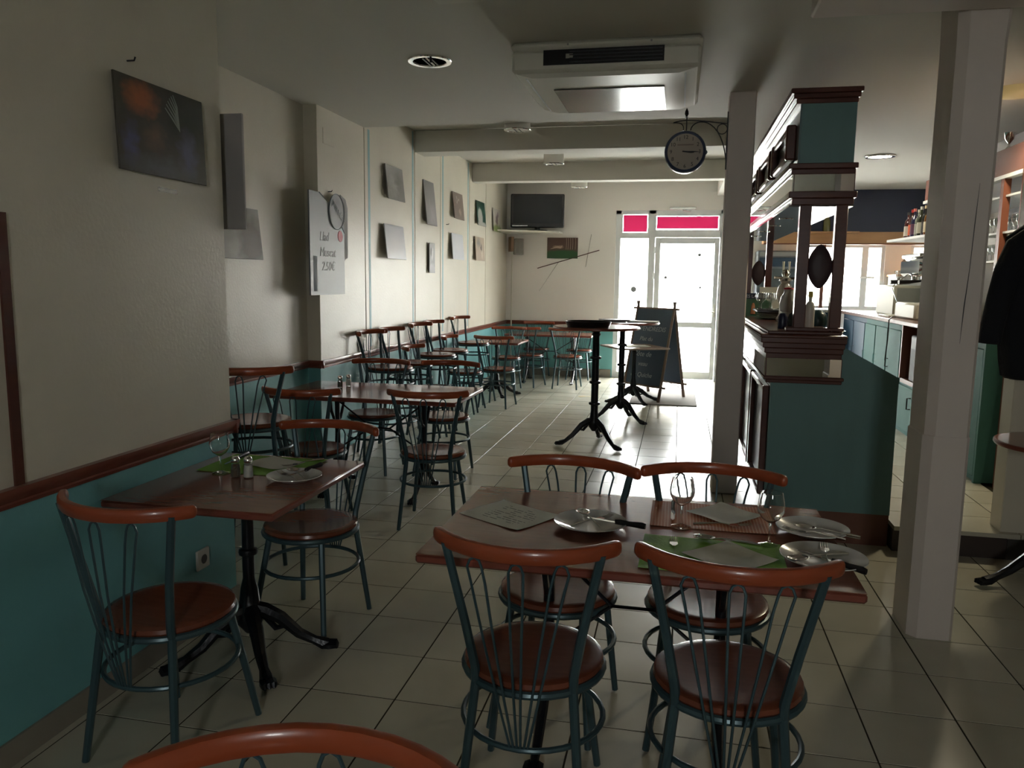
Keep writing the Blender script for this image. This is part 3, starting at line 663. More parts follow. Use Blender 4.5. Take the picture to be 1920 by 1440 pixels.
def sheet(name, cx, cy, w, d, rz, m, label, cat, z, th=0.0007, curl=0.004, grp=None, n=8):
    V = []; F = []
    for j in range(n+1):
        for i in range(n+1):
            u, v = i/n, j/n
            h = curl*(abs(2*u-1)**4)*(0.4+0.6*sin(3*v+u*2)**2)+curl*0.3*(abs(2*v-1)**4)
            V.append(((u-0.5)*w, (v-0.5)*d, h+th))
    k = len(V)
    V += [(x, y, h-th) for (x, y, h) in V[:k]]
    for j in range(n):
        for i in range(n):
            a = j*(n+1)+i; F.append((a, a+1, a+n+2, a+n+1)); F.append((k+a, k+a+n+1, k+a+n+2, k+a+1))
    for i in range(n):
        F.append((i, k+i, k+i+1, i+1)); a = n*(n+1)+i; F.append((a, a+1, k+a+1, k+a))
        a = i*(n+1); F.append((a, a+n+1, k+a+n+1, k+a)); a = i*(n+1)+n; F.append((a, k+a, k+a+n+1, a+n+1))
    return tag(MB().add(V, F).build(name, m), label, cat, grp, (cx, cy, z), rz)
def stripe_mat(name, c1, c2, scale, check=False):
    M = bpy.data.materials.new(name); M.use_nodes = True; nt = M.node_tree; N = nt.nodes; p = N['Principled BSDF']; p.inputs['Roughness'].default_value = 0.7
    tc = N.new('ShaderNodeTexCoord'); w = N.new('ShaderNodeTexWave'); w.inputs['Scale'].default_value = scale; w.bands_direction = 'X'
    nt.links.new(tc.outputs['Object'], w.inputs[0]); r = N.new('ShaderNodeMapRange'); r.inputs[1].default_value = 0.75; r.inputs[2].default_value = 0.9; nt.links.new(w.outputs['Fac'], r.inputs[0])
    mx = N.new('ShaderNodeMix'); mx.data_type = 'RGBA'; mx.inputs[6].default_value = (*c1, 1); mx.inputs[7].default_value = (*c2, 1)
    nt.links.new(r.outputs[0], mx.inputs[0]); nt.links.new(mx.outputs[2], p.inputs['Base Color']); return M
orange_mat = stripe_mat('orange_striped_paper', (0.40, 0.12, 0.045), (0.55, 0.32, 0.20), 30)
sheet('placemat', 0.135, 2.675, 0.40, 0.30, 0.0, orange_mat, 'orange striped paper placemat on the far side of the front table', 'placemat', 0.7405, grp='paper placemats')
sheet('placemat', 0.125, 2.275, 0.41, 0.30, -0.02, green_mat, 'green placemat on the near right of the front table', 'placemat', 0.7405, grp='paper placemats')
sheet('placemat', -1.70, 2.95, 0.44, 0.31, 0.0, green_mat, 'green placemat on the small wall table', 'placemat', 0.7405, grp='paper placemats')
NG = 'folded paper napkins'
sheet('napkin', 0.182, 2.712, 0.185, 0.185, pi/4+0.03, paper_grey, 'grey paper napkin set cornerwise on the orange placemat', 'napkin', 0.7425, curl=0.006, grp=NG)
sheet('napkin', 0.175, 2.278, 0.195, 0.195, pi/4, paper_grey, 'grey paper napkin set cornerwise on the green placemat of the front table', 'napkin', 0.7425, curl=0.004, grp=NG)
sheet('napkin', -1.665, 2.985, 0.21, 0.165, -0.35, paper_grey, 'grey paper napkin on the green placemat of the small wall table', 'napkin', 0.7425, curl=0.006, grp=NG)
mn = sheet('paper_menu', -0.535, 2.525, 0.27, 0.225, -0.90+pi/2-pi/2+0.37, paper_grey, 'printed paper sheet lying at the left of the front table', 'paper', 0.7405)
lines = MB()
for r_ in range(9):
    x = -0.11
    while x < 0.10:
        w_ = random.uniform(0.01, 0.04)
        if random.random() < 0.75: lines.box(x, min(x+w_, 0.115), 0.075-r_*0.018, 0.080-r_*0.018, 0.0008, 0.0012)
        x += w_+0.006
lo = lines.build('print', mat('faint_print', (0.22, 0.23, 0.22), 0.8), mn)

def shaker(loc, label, fill, grp):
    t = thing('shaker', label, 'shaker', loc, 0, grp)
    MB().lathe([(0, 0), (0.019, 0), (0.0205, 0.004), (0.020, 0.03), (0.0165, 0.055), (0.0145, 0.064), (0.0, 0.064)], 8).build('glass_body', thin_glass, t, smooth=20)
    MB().lathe([(0, 0.004), (0.0185, 0.004), (0.018, 0.03), (0.015, 0.052), (0, 0.052)], 12).build('contents', fill, t)
    MB().lathe([(0, 0.063), (0.0165, 0.063), (0.0175, 0.067), (0.0165, 0.078), (0.012, 0.085), (0.0, 0.087)], 20).build('lid', chrome, t)
shaker((-1.705, 2.742, 0.741), 'pepper shaker, the dark left one of the pair on the small wall table', pepper, 'shakers on the small wall table')
shaker((-1.655, 2.752, 0.741), 'salt shaker, the white right one of the pair on the small wall table', sugar, 'shakers on the small wall table')
shaker((-2.395, 5.25, 0.741), 'pepper shaker, left and darker of the pair on the long empty table', pepper, 'shakers on the long empty table')
shaker((-2.365, 5.33, 0.741), 'salt shaker, right and lighter of the pair on the long empty table', sugar, 'shakers on the long empty table')

# tray and papers on the high tables
t = thing('serving_tray', 'round black serving tray on the nearest tall round table', 'tray', (-0.80, 7.10, 1.122))
MB().lathe([(0, 0.0), (0.19, 0.0), (0.205, 0.03), (0.21, 0.05), (0.204, 0.05), (0.196, 0.03), (0.185, 0.006), (0, 0.006)], 32).build('tray_body', black_plastic, t)
for k in range(4):
    tag(MB().box(-0.15, 0.15, -0.105, 0.105, 0, 0.006, 0.001).build('magazine', mat('magazine_%d' % (k % 2), [(0.35, 0.34, 0.33), (0.25, 0.24, 0.26)][k % 2], 0.4)),
        '%s magazine in the flat pile on the second tall round table' % ('bottom', 'second lowest', 'second highest', 'top')[k], 'magazine', 'magazines piled on the tall table', (-0.70+0.01*k, 8.45+0.008*k, 1.1025+k*0.0065), 0.12*k)
tag(MB().box(-0.16, 0.16, -0.11, 0.11, 0, 0.012, 0.002).build('newspaper', paper_grey), 'folded newspaper at the right of the second tall round table', 'newspaper', None, (-0.37, 8.50, 1.1025), -0.1)
tag(MB().box(-0.15, 0.15, -0.105, 0.105, 0, 0.007, 0.001).build('newspaper', paper_grey), 'folded newspaper lying on the low table before the chalkboard', 'newspaper', None, (-0.50, 9.92, 0.723), 0.4)

# ================================================================== CHALKBOARD A-FRAME, MAT, ARROW
ab = thing('chalkboard_stand', 'folding A-frame chalkboard with handwritten menu standing on the doormat', 'chalkboard')
FLp, FRp = Vector((-0.69, 10.34, 0)), Vector((-0.21, 9.95, 0)); BRp, BLp = Vector((0.11, 10.55, 0)), Vector((-0.37, 10.94, 0))
RLp = (FLp+BLp)/2+Vector((0, 0, 1.22)); RRp = (FRp+BRp)/2+Vector((0, 0, 1.22))
zo = Vector((0, 0, 0.012))
for a, b in ((FLp, RLp), (FRp, RRp), (BRp, RRp), (BLp, RLp)):
    d = (b-a).normalized(); MB().tube([a+zo, b+d*0.06], [0.02, 0.016], 6).build('leg', raw_wood, ab)
def panel(a, b, c, d, th, mtl, name, lab=None):
    n = (b-a).cross(d-a).normalized()*th/2
    V = [a-n, b-n, c-n, d-n, a+n, b+n, c+n, d+n]
    return MB().add(V, [(0,1,2,3), (4,5,6,7), (0,1,5,4), (1,2,6,5), (2,3,7,6), (3,0,4,7)]).build(name, mtl, ab, lab)
def lerp(a, b, t): return a+(b-a)*t
for (L_, R_, nm) in ((FLp, FRp, 'front'), (BLp, BRp, 'back')):
    a, b, c, d = lerp(L_, RLp, 0.17), lerp(R_, RRp, 0.17), lerp(R_, RRp, 0.97), lerp(L_, RLp, 0.97)
    panel(a, b, c, d, 0.012, slate, 'board')
    e = (R_-L_).normalized()*0.07
    for q in (0.16, 0.97): MB().tube([lerp(L_, RLp, q)-e, lerp(R_, RRp, q)+e], 0.013, 6).build('crossbar', raw_wood, ab)
MB().tube([lerp(FRp, RRp, 0.25), lerp(BRp, RRp, 0.1)], 0.005, 6).build('stay', steel, ab)
# chalk writing on the front board
ux = (FRp-FLp).normalized(); uz = ((RLp-FLp).normalized()+(RRp-FRp).normalized()).normalized(); uz = (uz-ux*uz.dot(ux)).normalized(); un = ux.cross(uz)
Rm = Matrix((ux, uz, un)).transposed()
for (s, q, off, sz) in (('VENDREDIS', 0.73, 0.10, 0.085), ('Plat du', 0.625, 0.13, 0.08), ('Côte de', 0.46, 0.06, 0.095), ('veau', 0.36, 0.18, 0.085), ('ou Quiche', 0.245, 0.08, 0.085)):
    base_ = lerp(FLp, RLp, q)+ux*off+un*0.0075
    text(s, sz, chalk, ab, base_, Rm.to_euler(), 'chalk_writing', 0.0004, shear=0.15)
tag(MB().box(-0.42, 0.42, -0.70, 0.70, 0, 0.012, 0.004).build('doormat', coir), 'grey doormat on the tiles inside the entrance', 'doormat', None, (-0.15, 10.52, 0.0015))
tag(MB().prism([(0, -0.02), (0.10, 0.02), (0.22, 0.045), (0.22, 0.075), (0.09, 0.055), (0.06, 0.09), (-0.02, 0.04), (0.03, -0.03)], 'z', 0.0003, 0.001).build('floor_arrow', mat('worn_yellow_tape', (0.55, 0.44, 0.22), 0.6)),
    'worn yellow tape arrow stuck on the floor tiles', 'floor marking', None, (-1.26, 10.25, 0.0005))

# ================================================================== WALL PICTURES
def wall_picture(y0, y1, z0, z1, m, label, tilt=0.05, x=XL, grp='pictures on the left wall', off=0.02):
    w = y1-y0; h = z1-z0
    t = thing('picture', label, 'picture', (x+off, (y0+y1)/2, z0), 0, grp, rot=(tilt*0, 0, pi/2))
    # local x runs away from the viewer along the wall, local y into the wall (-X)
    o = MB().box(-w/2, w/2, -0.006, 0.002, 0, h, 0.001).build('print', m, t)
    MB().box(-w/2+0.03, w/2-0.03, 0.002, 0.014, 0.03, h-0.03).build('backing_batten', back_grey, t)
    t.rotation_euler = (0, 0, pi/2); t.matrix_world = Matrix.Translation((x+off, (y0+y1)/2, z0)) @ Matrix.Rotation(pi/2, 4, 'Z') @ Matrix.Rotation(-tilt, 4, 'X')
    return t
butterfly = picture_mat('butterfly_photo', (0.06, 0.055, 0.035), [
    (0.5, 0.5, 0.9, 0.9, (0.07, 0.06, 0.045), 0.3), (0.78, 0.62, 0.35, 0.5, (0.018, 0.025, 0.016), 0.2), (0.26, 0.80, 0.23, 0.22, (0.42, 0.13, 0.045), 0.3),
    (0.40, 0.42, 0.16, 0.2, (0.17, 0.095, 0.06), 0.1), (0.78, 0.30, 0.15, 0.38, (0.11, 0.10, 0.19), 0.2), (0.13, 0.30, 0.11, 0.30, (0.10, 0.095, 0.21), 0.2),
    (0.45, 0.08, 0.5, 0.18, (0.12, 0.12, 0.14), 0.2)], 0.22, 9)
bp = wall_picture(2.505, 3.03, 1.915, 2.255, butterfly, 'photo print of a striped butterfly on lavender, alone on the near left wall', 0.03, XN, None, 0.022)
for k in range(6):
    a = 0.9+k*0.16
    MB().tube([(0.10, -0.0075, 0.19), (0.10-cos(a*1.1)*0.03-0.02, -0.0075, 0.19+0.045*sin(a)+0.01*k), (0.10-0.11*cos(a*0.75), -0.0075, 0.19+0.105*sin(a*0.9)+0.006*k)], [0.001, 0.0042, 0.0025], 5, sq=0.3).build('wing_stripe', mat('pale_wing', (0.28, 0.30, 0.27), 0.5), bp)
grey_rose = picture_mat('grey_photo', (0.30, 0.29, 0.28), [(0.4, 0.4, 0.35, 0.4, (0.40, 0.39, 0.37), 0.1), (0.7, 0.6, 0.3, 0.3, (0.24, 0.23, 0.22), 0.1)], 0.6, 5, 0.25)
glare_ph = picture_mat('pale_glare_photo', (0.68, 0.70, 0.76), [(0.5, 0.5, 0.5, 0.5, (0.74, 0.75, 0.79), 0.1)], 0.3, 5, 0.3)  # glossy reflection on the white prints is painted into this pale colour
tall_ph = picture_mat('tall_grey_photo', (0.27, 0.26, 0.26), [(0.6, 0.25, 0.6, 0.4, (0.40, 0.38, 0.40), 0.1)], 0.4, 5, 0.3)
brown_ph = picture_mat('brown_photo', (0.22, 0.17, 0.14), [(0.4, 0.7, 0.2, 0.1, (0.5, 0.45, 0.4), 0.1), (0.6, 0.3, 0.2, 0.15, (0.42, 0.32, 0.25), 0.1)], 0.7, 6, 0.35)
green_ph = picture_mat('green_arch_photo', (0.02, 0.075, 0.05), [(0.35, 0.35, 0.3, 0.42, (0.42, 0.42, 0.38), 0.75), (0.5, 0.05, 0.6, 0.15, (0.40, 0.38, 0.34), 0.6)], 0.12, 6, 0.35)
tan_ph = picture_mat('tan_photo', (0.42, 0.33, 0.24), [(0.35, 0.75, 0.3, 0.25, (0.22, 0.20, 0.17), 0.4), (0.7, 0.3, 0.2, 0.3, (0.55, 0.46, 0.36), 0.3), (0.65, 0.55, 0.12, 0.2, (0.10, 0.07, 0.05), 0.5)], 0.35, 5, 0.4)
horse_ph = picture_mat('animal_photo', (0.50, 0.47, 0.42), [(0.5, 0.12, 0.8, 0.22, (0.16, 0.22, 0.04), 0.5), (0.45, 0.5, 0.22, 0.35, (0.09, 0.05, 0.06), 0.4), (0.6, 0.75, 0.1, 0.2, (0.12, 0.05, 0.09), 0.4)], 0.3, 6, 0.4)
bunny_ph = picture_mat('small_bw_photo', (0.28, 0.28, 0.28), [(0.5, 0.65, 0.22, 0.25, (0.55, 0.55, 0.55), 0.5), (0.5, 0.15, 0.6, 0.2, (0.40, 0.40, 0.42), 0.6), (0.3, 0.7, 0.2, 0.2, (0.08, 0.08, 0.08), 0.4)], 0.3, 6, 0.5)
wall_picture(7.06, 7.52, 2.28, 2.60, grey_rose, 'grey landscape-format photo, upper of the first pair above the stools', 0.10, off=0.05)
wall_picture(7.00, 7.52, 1.72, 2.045, glare_ph, 'photo nearly white with painted glare, lower of the first pair above the stools', 0.10, off=0.06)
wall_picture(8.22, 8.58, 2.12, 2.60, tall_ph, 'tall narrow grey photo hanging alone high on the wall panel', 0.10, off=0.05)
wall_picture(8.38, 8.58, 1.60, 1.93, bunny_ph, 'small black and white portrait print below the tall grey photo', 0.0, off=0.02)
wall_picture(9.28, 9.72, 2.27, 2.59, brown_ph, 'brownish photo, upper of the second pair on the wall', 0.10, off=0.05)
wall_picture(9.22, 9.72, 1.775, 2.09, glare_ph, 'pale photo with painted glare, lower of the second pair on the wall', 0.08, off=0.05)
wall_picture(10.44, 10.90, 2.27, 2.60, green_ph, 'dark green photo with a pale arch, upper of the third pair', 0.09, off=0.04)
wall_picture(10.36, 10.84, 1.79, 2.11, tan_ph, 'tan animal photo, lower of the third pair', 0.06, off=0.04)
wall_picture(11.42, 11.90, 2.25, 2.585, horse_ph, 'photo with green grass, last on the left wall beside the television', 0.06, off=0.03)
dp = thing('picture', 'photo of a deer leaping over grass before birch trunks on the back wall', 'picture', (-1.845, YB-0.012, 1.88))
MB().box(-0.245, 0.245, -0.012, 0.008, 0, 0.325, 0.002).build('print', picture_mat('deer_photo', (0.10, 0.055, 0.04), [(0.5, 0.10, 0.9, 0.34, (0.03, 0.09, 0.03), 0.75), (0.36, 0.55, 0.2, 0.1, (0.40, 0.28, 0.20), 0.4)], 0.12, 6, 0.4), dp)
for k, x in enumerate((0.06, 0.09, 0.125, 0.16, 0.205)): MB().tube([(x, -0.0125, 0.14), (x+0.006, -0.0125, 0.24), (x+0.002, -0.0125, 0.32)], 0.003, 5).build('birch_trunk', mat('birch_print', (0.42, 0.33, 0.26), 0.6), dp)
MB().tube([(-0.19, -0.0125, 0.15), (-0.13, -0.0125, 0.165), (-0.07, -0.0125, 0.18), (-0.03, -0.0125, 0.165), (0.0, -0.0125, 0.20)], [0.003, 0.008, 0.012, 0.010, 0.005], 6, sq=0.3).build('deer', mat('deer_print', (0.45, 0.33, 0.25), 0.6), dp)
# thin sticks decoration crossing on the wall
st = thing('wall_ornament', 'crossed thin rods mounted on the back wall below the deer photo', 'ornament', (0, YB, 0))
MB().tube([(-2.243, -0.02, 1.722), (-1.258, -0.02, 2.012)], 0.007, 6).build('rod', mahog, st)
MB().tube([(-1.39, -0.01, 2.26), (-1.47, -0.01, 1.75)], 0.004, 6).build('rod', steel, st)
MB().tube([(-1.90, -0.01, 1.83), (-2.21, -0.01, 1.36)], 0.004, 6).build('rod', steel, st)
# board on the return wall, its edge sticking out past the corner
tag(MB().box(-0.28, 0.28, -0.008, 0.008, -0.25, 0.26, 0.002).build('picture', back_grey), 'back of a grey board whose edge sticks out beyond the near left wall corner', 'picture', None, (-2.225, 3.28, 2.0))
# print in recess
wall_picture(4.46, 4.96, 1.65, 1.99, picture_mat('sepia_photo', (0.26, 0.25, 0.21), [(0.75, 0.35, 0.42, 0.7, (0.07, 0.045, 0.02), 0.5), (0.3, 0.2, 0.2, 0.2, (0.32, 0.31, 0.26), 0.4)], 0.3, 4, 0.4), 'sepia print hanging in the wall recess beside the corner', 0.10, XR, None, 0.05)
# slate sign at the corner
sg = thing('wall_sign', 'grey slate menu sign with a round logo, hanging at the wall corner', 'sign', (XL+0.012, 5.50, 1.40))
MB().prism([(0.0, 0), (0.62, 0), (0.62, 0.55), (0.55, 0.62), (0.42, 0.70), (0.30, 0.72), (0.18, 0.785), (0.0, 0.785)], 'x', 0.0, 0.012).build('slate', grey_slate, sg)
MB().lathe([(0, 0), (0.14, 0), (0.14, 0.006), (0, 0.006)], 28, (0.012, 0.47, 0.66), 'x').build('logo_disc', mat('logo_grey', (0.15, 0.155, 0.17), 0.45), sg)
MB().tube([(0.019, 0.47+0.14*cos(2*pi*i/28), 0.66+0.14*sin(2*pi*i/28)) for i in range(28)], 0.004, 5, closed=True).tube([(0.014, 0.17, 0.785), (0.014, 0.35, 0.71)], 0.003, 5).tube([(0.014, 0.57, 0.55), (0.014, 0.62, 0.50)], 0.003, 5).build('logo_ring', chalk, sg)
ex = (pi/2, 0, pi/2)
text('perrier', 0.095, chalk, sg, (0.0195, 0.375, 0.72), Matrix.Rotation(pi/2, 3, 'Z').to_4x4().to_3x3().to_4x4().to_3x3().to_euler() if False else (Matrix.Rotation(pi/2, 4, 'Z') @ Matrix.Rotation(pi/2, 4, 'X') @ Matrix.Rotation(-0.62, 4, 'Z')).to_euler(), 'lettering')
for (s, z, y) in (('Llad', 0.42, 0.16), ('Muscat', 0.30, 0.16), ('2.50€', 0.19, 0.19)):
    text(s, 0.10, mat('grey_chalk', (0.15, 0.155, 0.17), 0.45), sg, (0.0135, y, z), ex, 'chalk_writing', shear=0.2)
MB().lathe([(0, 0), (0.045, 0), (0.045, 0.003), (0, 0.003)], 20, (0.012, 0.54, 0.47), 'x').build('seal', red_ink, sg, 'round red seal')
MB().box(0.012, 0.0135, 0.05, 0.11, 0.03, 0.30).build('chalk_smear', chalk, sg)
tag(MB().prism([(0.0, 0.03), (0.05, 0.0), (0.09, 0.03), (0.13, 0.04), (0.14, 0.45), (0.10, 0.52), (0.0, 0.55)], 'x', 0, 0.003).build('grey_patch', mat('ragged_grey_patch', (0.27, 0.265, 0.255), 0.7)), 'ragged grey patch on the wall behind the slate sign', 'paper', None, (XL+0.001, 6.10, 1.66))  # thin grey patch with a ragged outline, flat on the wall
# nails and hooks
def hook(loc, label, nx=1):
    tag(MB().tube([(0, 0, 0), (0.03*nx, 0, 0), (0.035*nx, 0, 0.012)], 0.0035, 6).build('wall_hook', iron), label, 'hook', 'hooks in the left wall', loc)
hook((XN, 2.605, 2.31), 'small dark hook high on the near left wall above the butterfly photo'); hook((XL, 5.88, 2.21), 'small dark hook in the wall above the slate sign'); hook((XL, 9.10, 2.18), 'small dark hook in the wall left of the second picture pair')
tag(MB().box(0, 0.006, -0.055, 0.055, 0, 0.003).box(0, 0.006, -0.055, 0.055, 0.014, 0.017).box(0, 0.002, -0.06, 0.055, 0, 0.017).build('label_holder', steel), 'small metal label holder under the butterfly photo', 'label holder', None, (XN, 2.805, 1.862))
so = thing('wall_socket', 'white electrical socket low on the turquoise wall under the small table', 'socket', (XN, 2.925, 0.31))
MB().box(0, 0.012, -0.045, 0.045, -0.045, 0.045, 0.004).build('plate', white_plastic, so)
MB().lathe([(0, 0.0), (0.018, 0.0), (0.021, 0.003), (0.0, 0.003)], 16, (0.0115, 0, 0), 'x').build('outlet', mat('socket_hole', (0.06, 0.055, 0.05), 0.6), so)
tag(MB().box(0, 0.004, -0.10, 0.10, -0.06, 0.06).build('access_hatch', wall_cream), 'small painted access hatch high on the wall above the slate sign', 'hatch', None, (XL, 5.90, 2.63))
# pipes in back corner
struct('trim_4', MB().tube([(XL+0.10, YB-0.04, 0.1), (XL+0.10, YB-0.04, 2.05)], 0.011, 8), white_plastic)

# television, shelf, speaker
tv = thing('television', 'black flat television on a corner shelf near the ceiling', 'television', (-2.20, 12.12, 2.29), 0.13)
MB().box(-0.415, 0.415, -0.03, 0.03, 0.05, 0.56, 0.012).build('casing', black_plastic, tv)
MB().box(-0.375, 0.375, -0.032, -0.029, 0.115, 0.53).build('screen', screen, tv)
MB().lathe([(0, 0), (0.16, 0), (0.16, 0.01), (0.04, 0.02), (0.035, 0.06), (0, 0.06)], 20).build('stand', black_plastic, tv)
MB().box(-0.39, -0.15, -0.033, -0.030, 0.07, 0.085).build('button_strip', steel, tv)
tag(MB().prism([(XL, YB), (-1.85, YB), (-1.86, 12.12), (-2.5, 11.80), (XL, 11.62)], 'z', 2.262, 2.287).build('corner_shelf', white_plastic), 'white corner shelf holding the television', 'shelf')
sp = thing('speaker', 'small grey loudspeaker on a wall bracket under the television', 'speaker', (-2.53, 12.30, 1.93), 0.5)
MB().box(-0.075, 0.075, -0.06, 0.06, 0, 0.25, 0.012).build('cabinet', mat('grey_speaker', (0.33, 0.31, 0.27), 0.5), sp)
MB().box(-0.06, 0.06, -0.063, -0.059, 0.015, 0.235).lathe([(0, -0.004), (0.045, -0.004), (0.05, 0)], 16, (0, -0.062, 0.08), 'y').build('grille', mat('speaker_grille', (0.22, 0.21, 0.19), 0.7), sp)
MB().box(-0.12, -0.075, 0.0, 0.16, 0.05, 0.28).build('bracket', mat('tan_bracket', (0.30, 0.20, 0.13), 0.6), sp)

# ================================================================== CLOCK
ck = thing('station_clock', 'double-sided station clock on a scrolled bracket from the slim white post', 'clock', (0.0, 5.78, 2.44))
MB().lathe([(0, -0.045), (0.125, -0.045), (0.138, -0.05), (0.143, -0.04), (0.143, 0.04), (0.138, 0.05), (0.125, 0.045), (0, 0.045)], 40, (0, 0, 0), 'y').build('case', blue_enamel, ck)
MB().lathe([(0, -0.047), (0.122, -0.047), (0.122, -0.044), (0, -0.044)], 40, (0, 0, 0), 'y').build('dial', dial, ck)
for s in (-1, 1): MB().lathe([(0.012, 0), (0.016, 0.004), (0.0, 0.012)], 10, (s*0.142, 0, 0), 'x').build('side_knob', blue_enamel, ck)
for h in range(1, 13):
    a = pi/2-h*pi/6; text(str(h), 0.036, ink, ck, (0.098*cos(a), -0.0478, 0.098*sin(a)-0.012), (pi/2, 0, 0), 'numeral', 0.0003, 'CENTER')
MB().box(-0.055, 0.055, -0.0482, -0.0476, 0.042, 0.050).build('dial_lettering', mat('faint_dial_print', (0.22, 0.17, 0.15), 0.7), ck)
for (ang, L, w) in ((-0.02, 0.095, 0.003), (-0.13, 0.062, 0.0045)):
    MB().tube([(-0.02*cos(ang), -0.050, -0.02*sin(ang)), (L*cos(ang)*0.6, -0.050, L*sin(ang)*0.6), (L*cos(ang), -0.050, L*sin(ang))], [w, w*1.3, 0.001], 6, sq=0.4).build('hand', ink, ck)
MB().tube([(0.002, 0, 0.14), (0.002, 0, 0.255)], 0.004, 6).build('hanging_rod', iron, ck)
MB().lathe([(0, 0.235), (0.018, 0.24), (0.006, 0.245), (0.014, 0.262), (0.012, 0.28), (0.0, 0.305)], 12).build('finial', iron, ck)
def bez(p, n=14):
    out = []
    for i in range(n+1):
        t_ = i/n; out.append(tuple(sum(((1-t_)**(3-k))*(t_**k)*(1, 3, 3, 1)[k]*Vector(p[k])[j] for k in range(4)) for j in range(3)))
    return out
br = MB().tube(bez([(-0.09, 0, 0.205), (0.0, 0, 0.24), (0.18, 0, 0.20), (0.278, 0, 0.19)]), 0.004, 6)
br.tube(bez([(0.03, 0, 0.15), (0.04, 0, 0.24), (0.24, 0, 0.26), (0.28, 0, -0.06)]), 0.004, 6)
br.tube(bez([(-0.02, 0, 0.15), (-0.01, 0, 0.19), (-0.04, 0, 0.21), (-0.09, 0, 0.205)]), 0.003, 6)
br.tube([(0.245+0.034*cos(2*pi*i/20), 0, 0.155+0.034*sin(2*pi*i/20)) for i in range(20)], 0.0035, 6, closed=True)
br.tube([(0.281, 0, 0.27), (0.281, 0, -0.12)], 0.005, 6)
br.build('scroll_bracket', iron, ck)

# ================================================================== AIR CONDITIONER AND LAMPS
ac = thing('air_conditioner', 'white ceiling cassette air conditioner with dark front grille', 'air conditioner', (-0.45, 4.91, 2.84))
MB().box(-0.52, 0.52, -0.49, 0.49, -0.05, 0, 0.02).build('ceiling_frame', white_plastic, ac)
MB().box(-0.515, 0.515, -0.485, 0.485, -0.165, -0.045, 0.018).build('housing', white_plastic, ac)
MB().prism([(-0.49, -0.165), (0.49, -0.165), (0.40, -0.19), (-0.40, -0.19)], 'y', -0.46, 0.46).build('bottom_cover', white_plastic, ac)
MB().box(-0.32, 0.32, -0.20, 0.43, -0.197, -0.189, 0.002).build('intake_panel', mat('glossy_intake_panel', (0.10, 0.095, 0.085), 0.16), ac)
gv = MB().box(-0.335, 0.32, -0.489, -0.484, -0.13, -0.05).build('outlet_grille', black_plastic, ac)
for k in range(4): MB().box(-0.19, 0.31, -0.496, -0.488, -0.12+k*0.018, -0.115+k*0.018).build('slat', mat('dark_slat', (0.05, 0.052, 0.058), 0.3), gv)
MB().box(-0.21, -0.17, -0.496, -0.488, -0.10, -0.075).build('latch', steel, gv)
for s in (-0.44, 0.435): MB().box(s-0.004, s+0.004, -0.42, 0.42, -0.186 if abs(s) < 0 else -0.184, -0.172).build('side_slot', white_metal, ac)
for x in (-0.2, 0.25): MB().lathe([(0, -0.002), (0.006, -0.002), (0.006, 0)], 8, (x, -0.491, -0.025), 'y').build('screw', back_grey, ac)

def downlight(loc, label, drop, lit=False):
    t = thing('ceiling_lamp', label, 'lamp', loc, 0, 'round ceiling lamps' if not lit else None)
    if lit: t.scale = (1.28, 1.28, 1)
    elif drop == 0: t.scale = (1.16, 1.16, 1.1)
    if drop > 0: MB().lathe([(0.11, 0.0), (0.11, drop), (0.0, drop)], 32).build('cylinder_body', ceil_m, t)
    MB().lathe([(0.085, 0.002), (0.088, -0.006), (0.112, -0.006), (0.116, 0.0), (0.112, 0.004), (0.085, 0.006)], 36, close=True).build('trim_ring', chrome, t)
    if lit: MB().lathe([(0, -0.001), (0.086, -0.001), (0.086, 0.001), (0, 0.001)], 32).build('diffuser', lamp_glow, t)
    else:
        MB().lathe([(0.0, 0.0005), (0.085, 0.0005)], 32).build('reflector', chrome if drop > 0 else mat('dark_reflector', (0.05, 0.055, 0.055), 0.15, metal=0.6), t)
        for k in range(3): MB().box(-0.02+k*0.02, -0.013+k*0.02, -0.07, 0.07, -0.006, 0.0).build('lamp_tube', white_plastic if k % 2 else black_plastic, t)
        if drop == 0: MB().tube([(0.03, -0.075, -0.002), (0.03, -0.078, -0.03)], 0.006, 6).build('clip', iron, t)
downlight((-1.53, 4.70, 2.838), 'unlit round lamp recessed in the near ceiling, nearest to the viewer', 0)
downlight((-1.41, 6.74, 2.805), 'unlit cylindrical ceiling lamp before the first beam, second from the viewer', 0.255)
downlight((-1.40, 8.65, 2.795), 'unlit cylindrical ceiling lamp between the two beams', 0.265)
downlight((-1.39, 10.80, 2.79), 'unlit cylindrical ceiling lamp beyond the second beam, before the back wall', 0.27)
downlight((1.95, 8.80, 2.832), 'lit round recessed lamp in the ceiling over the bar', 0, True)
dm = thing('dome_lamp', 'flush round ceiling lamp at the upper right behind the timber post', 'lamp', (2.14, 5.98, 2.84))
MB().lathe([(0, -0.055), (0.09, -0.05), (0.14, -0.03), (0.16, 0.0), (0, 0)], 32).build('shade', mat('warm_lamp_shade', (0.5, 0.42, 0.2), 0.4, emit=(1.0, 0.75, 0.35), estr=0.06), dm)
l1 = bpy.data.lights.new('bar_lamp', 'SPOT'); l1.energy = 11; l1.color = (1, 0.88, 0.68); l1.spot_size = 2.6; l1.spot_blend = 0.6; l1.shadow_soft_size = 0.08
o1 = bpy.data.objects.new('bar_lamp', l1); o1.location = (1.95, 8.8, 2.79); COL.objects.link(o1)
l2 = bpy.data.lights.new('dome_lamp_light', 'SPOT'); l2.spot_size = 2.8; l2.spot_blend = 0.5; l2.energy = 42; l2.color = (1, 0.88, 0.62); l2.shadow_soft_size = 0.1
o2 = bpy.data.objects.new('dome_lamp_light', l2); o2.location = (2.10, 5.98, 2.76); COL.objects.link(o2)
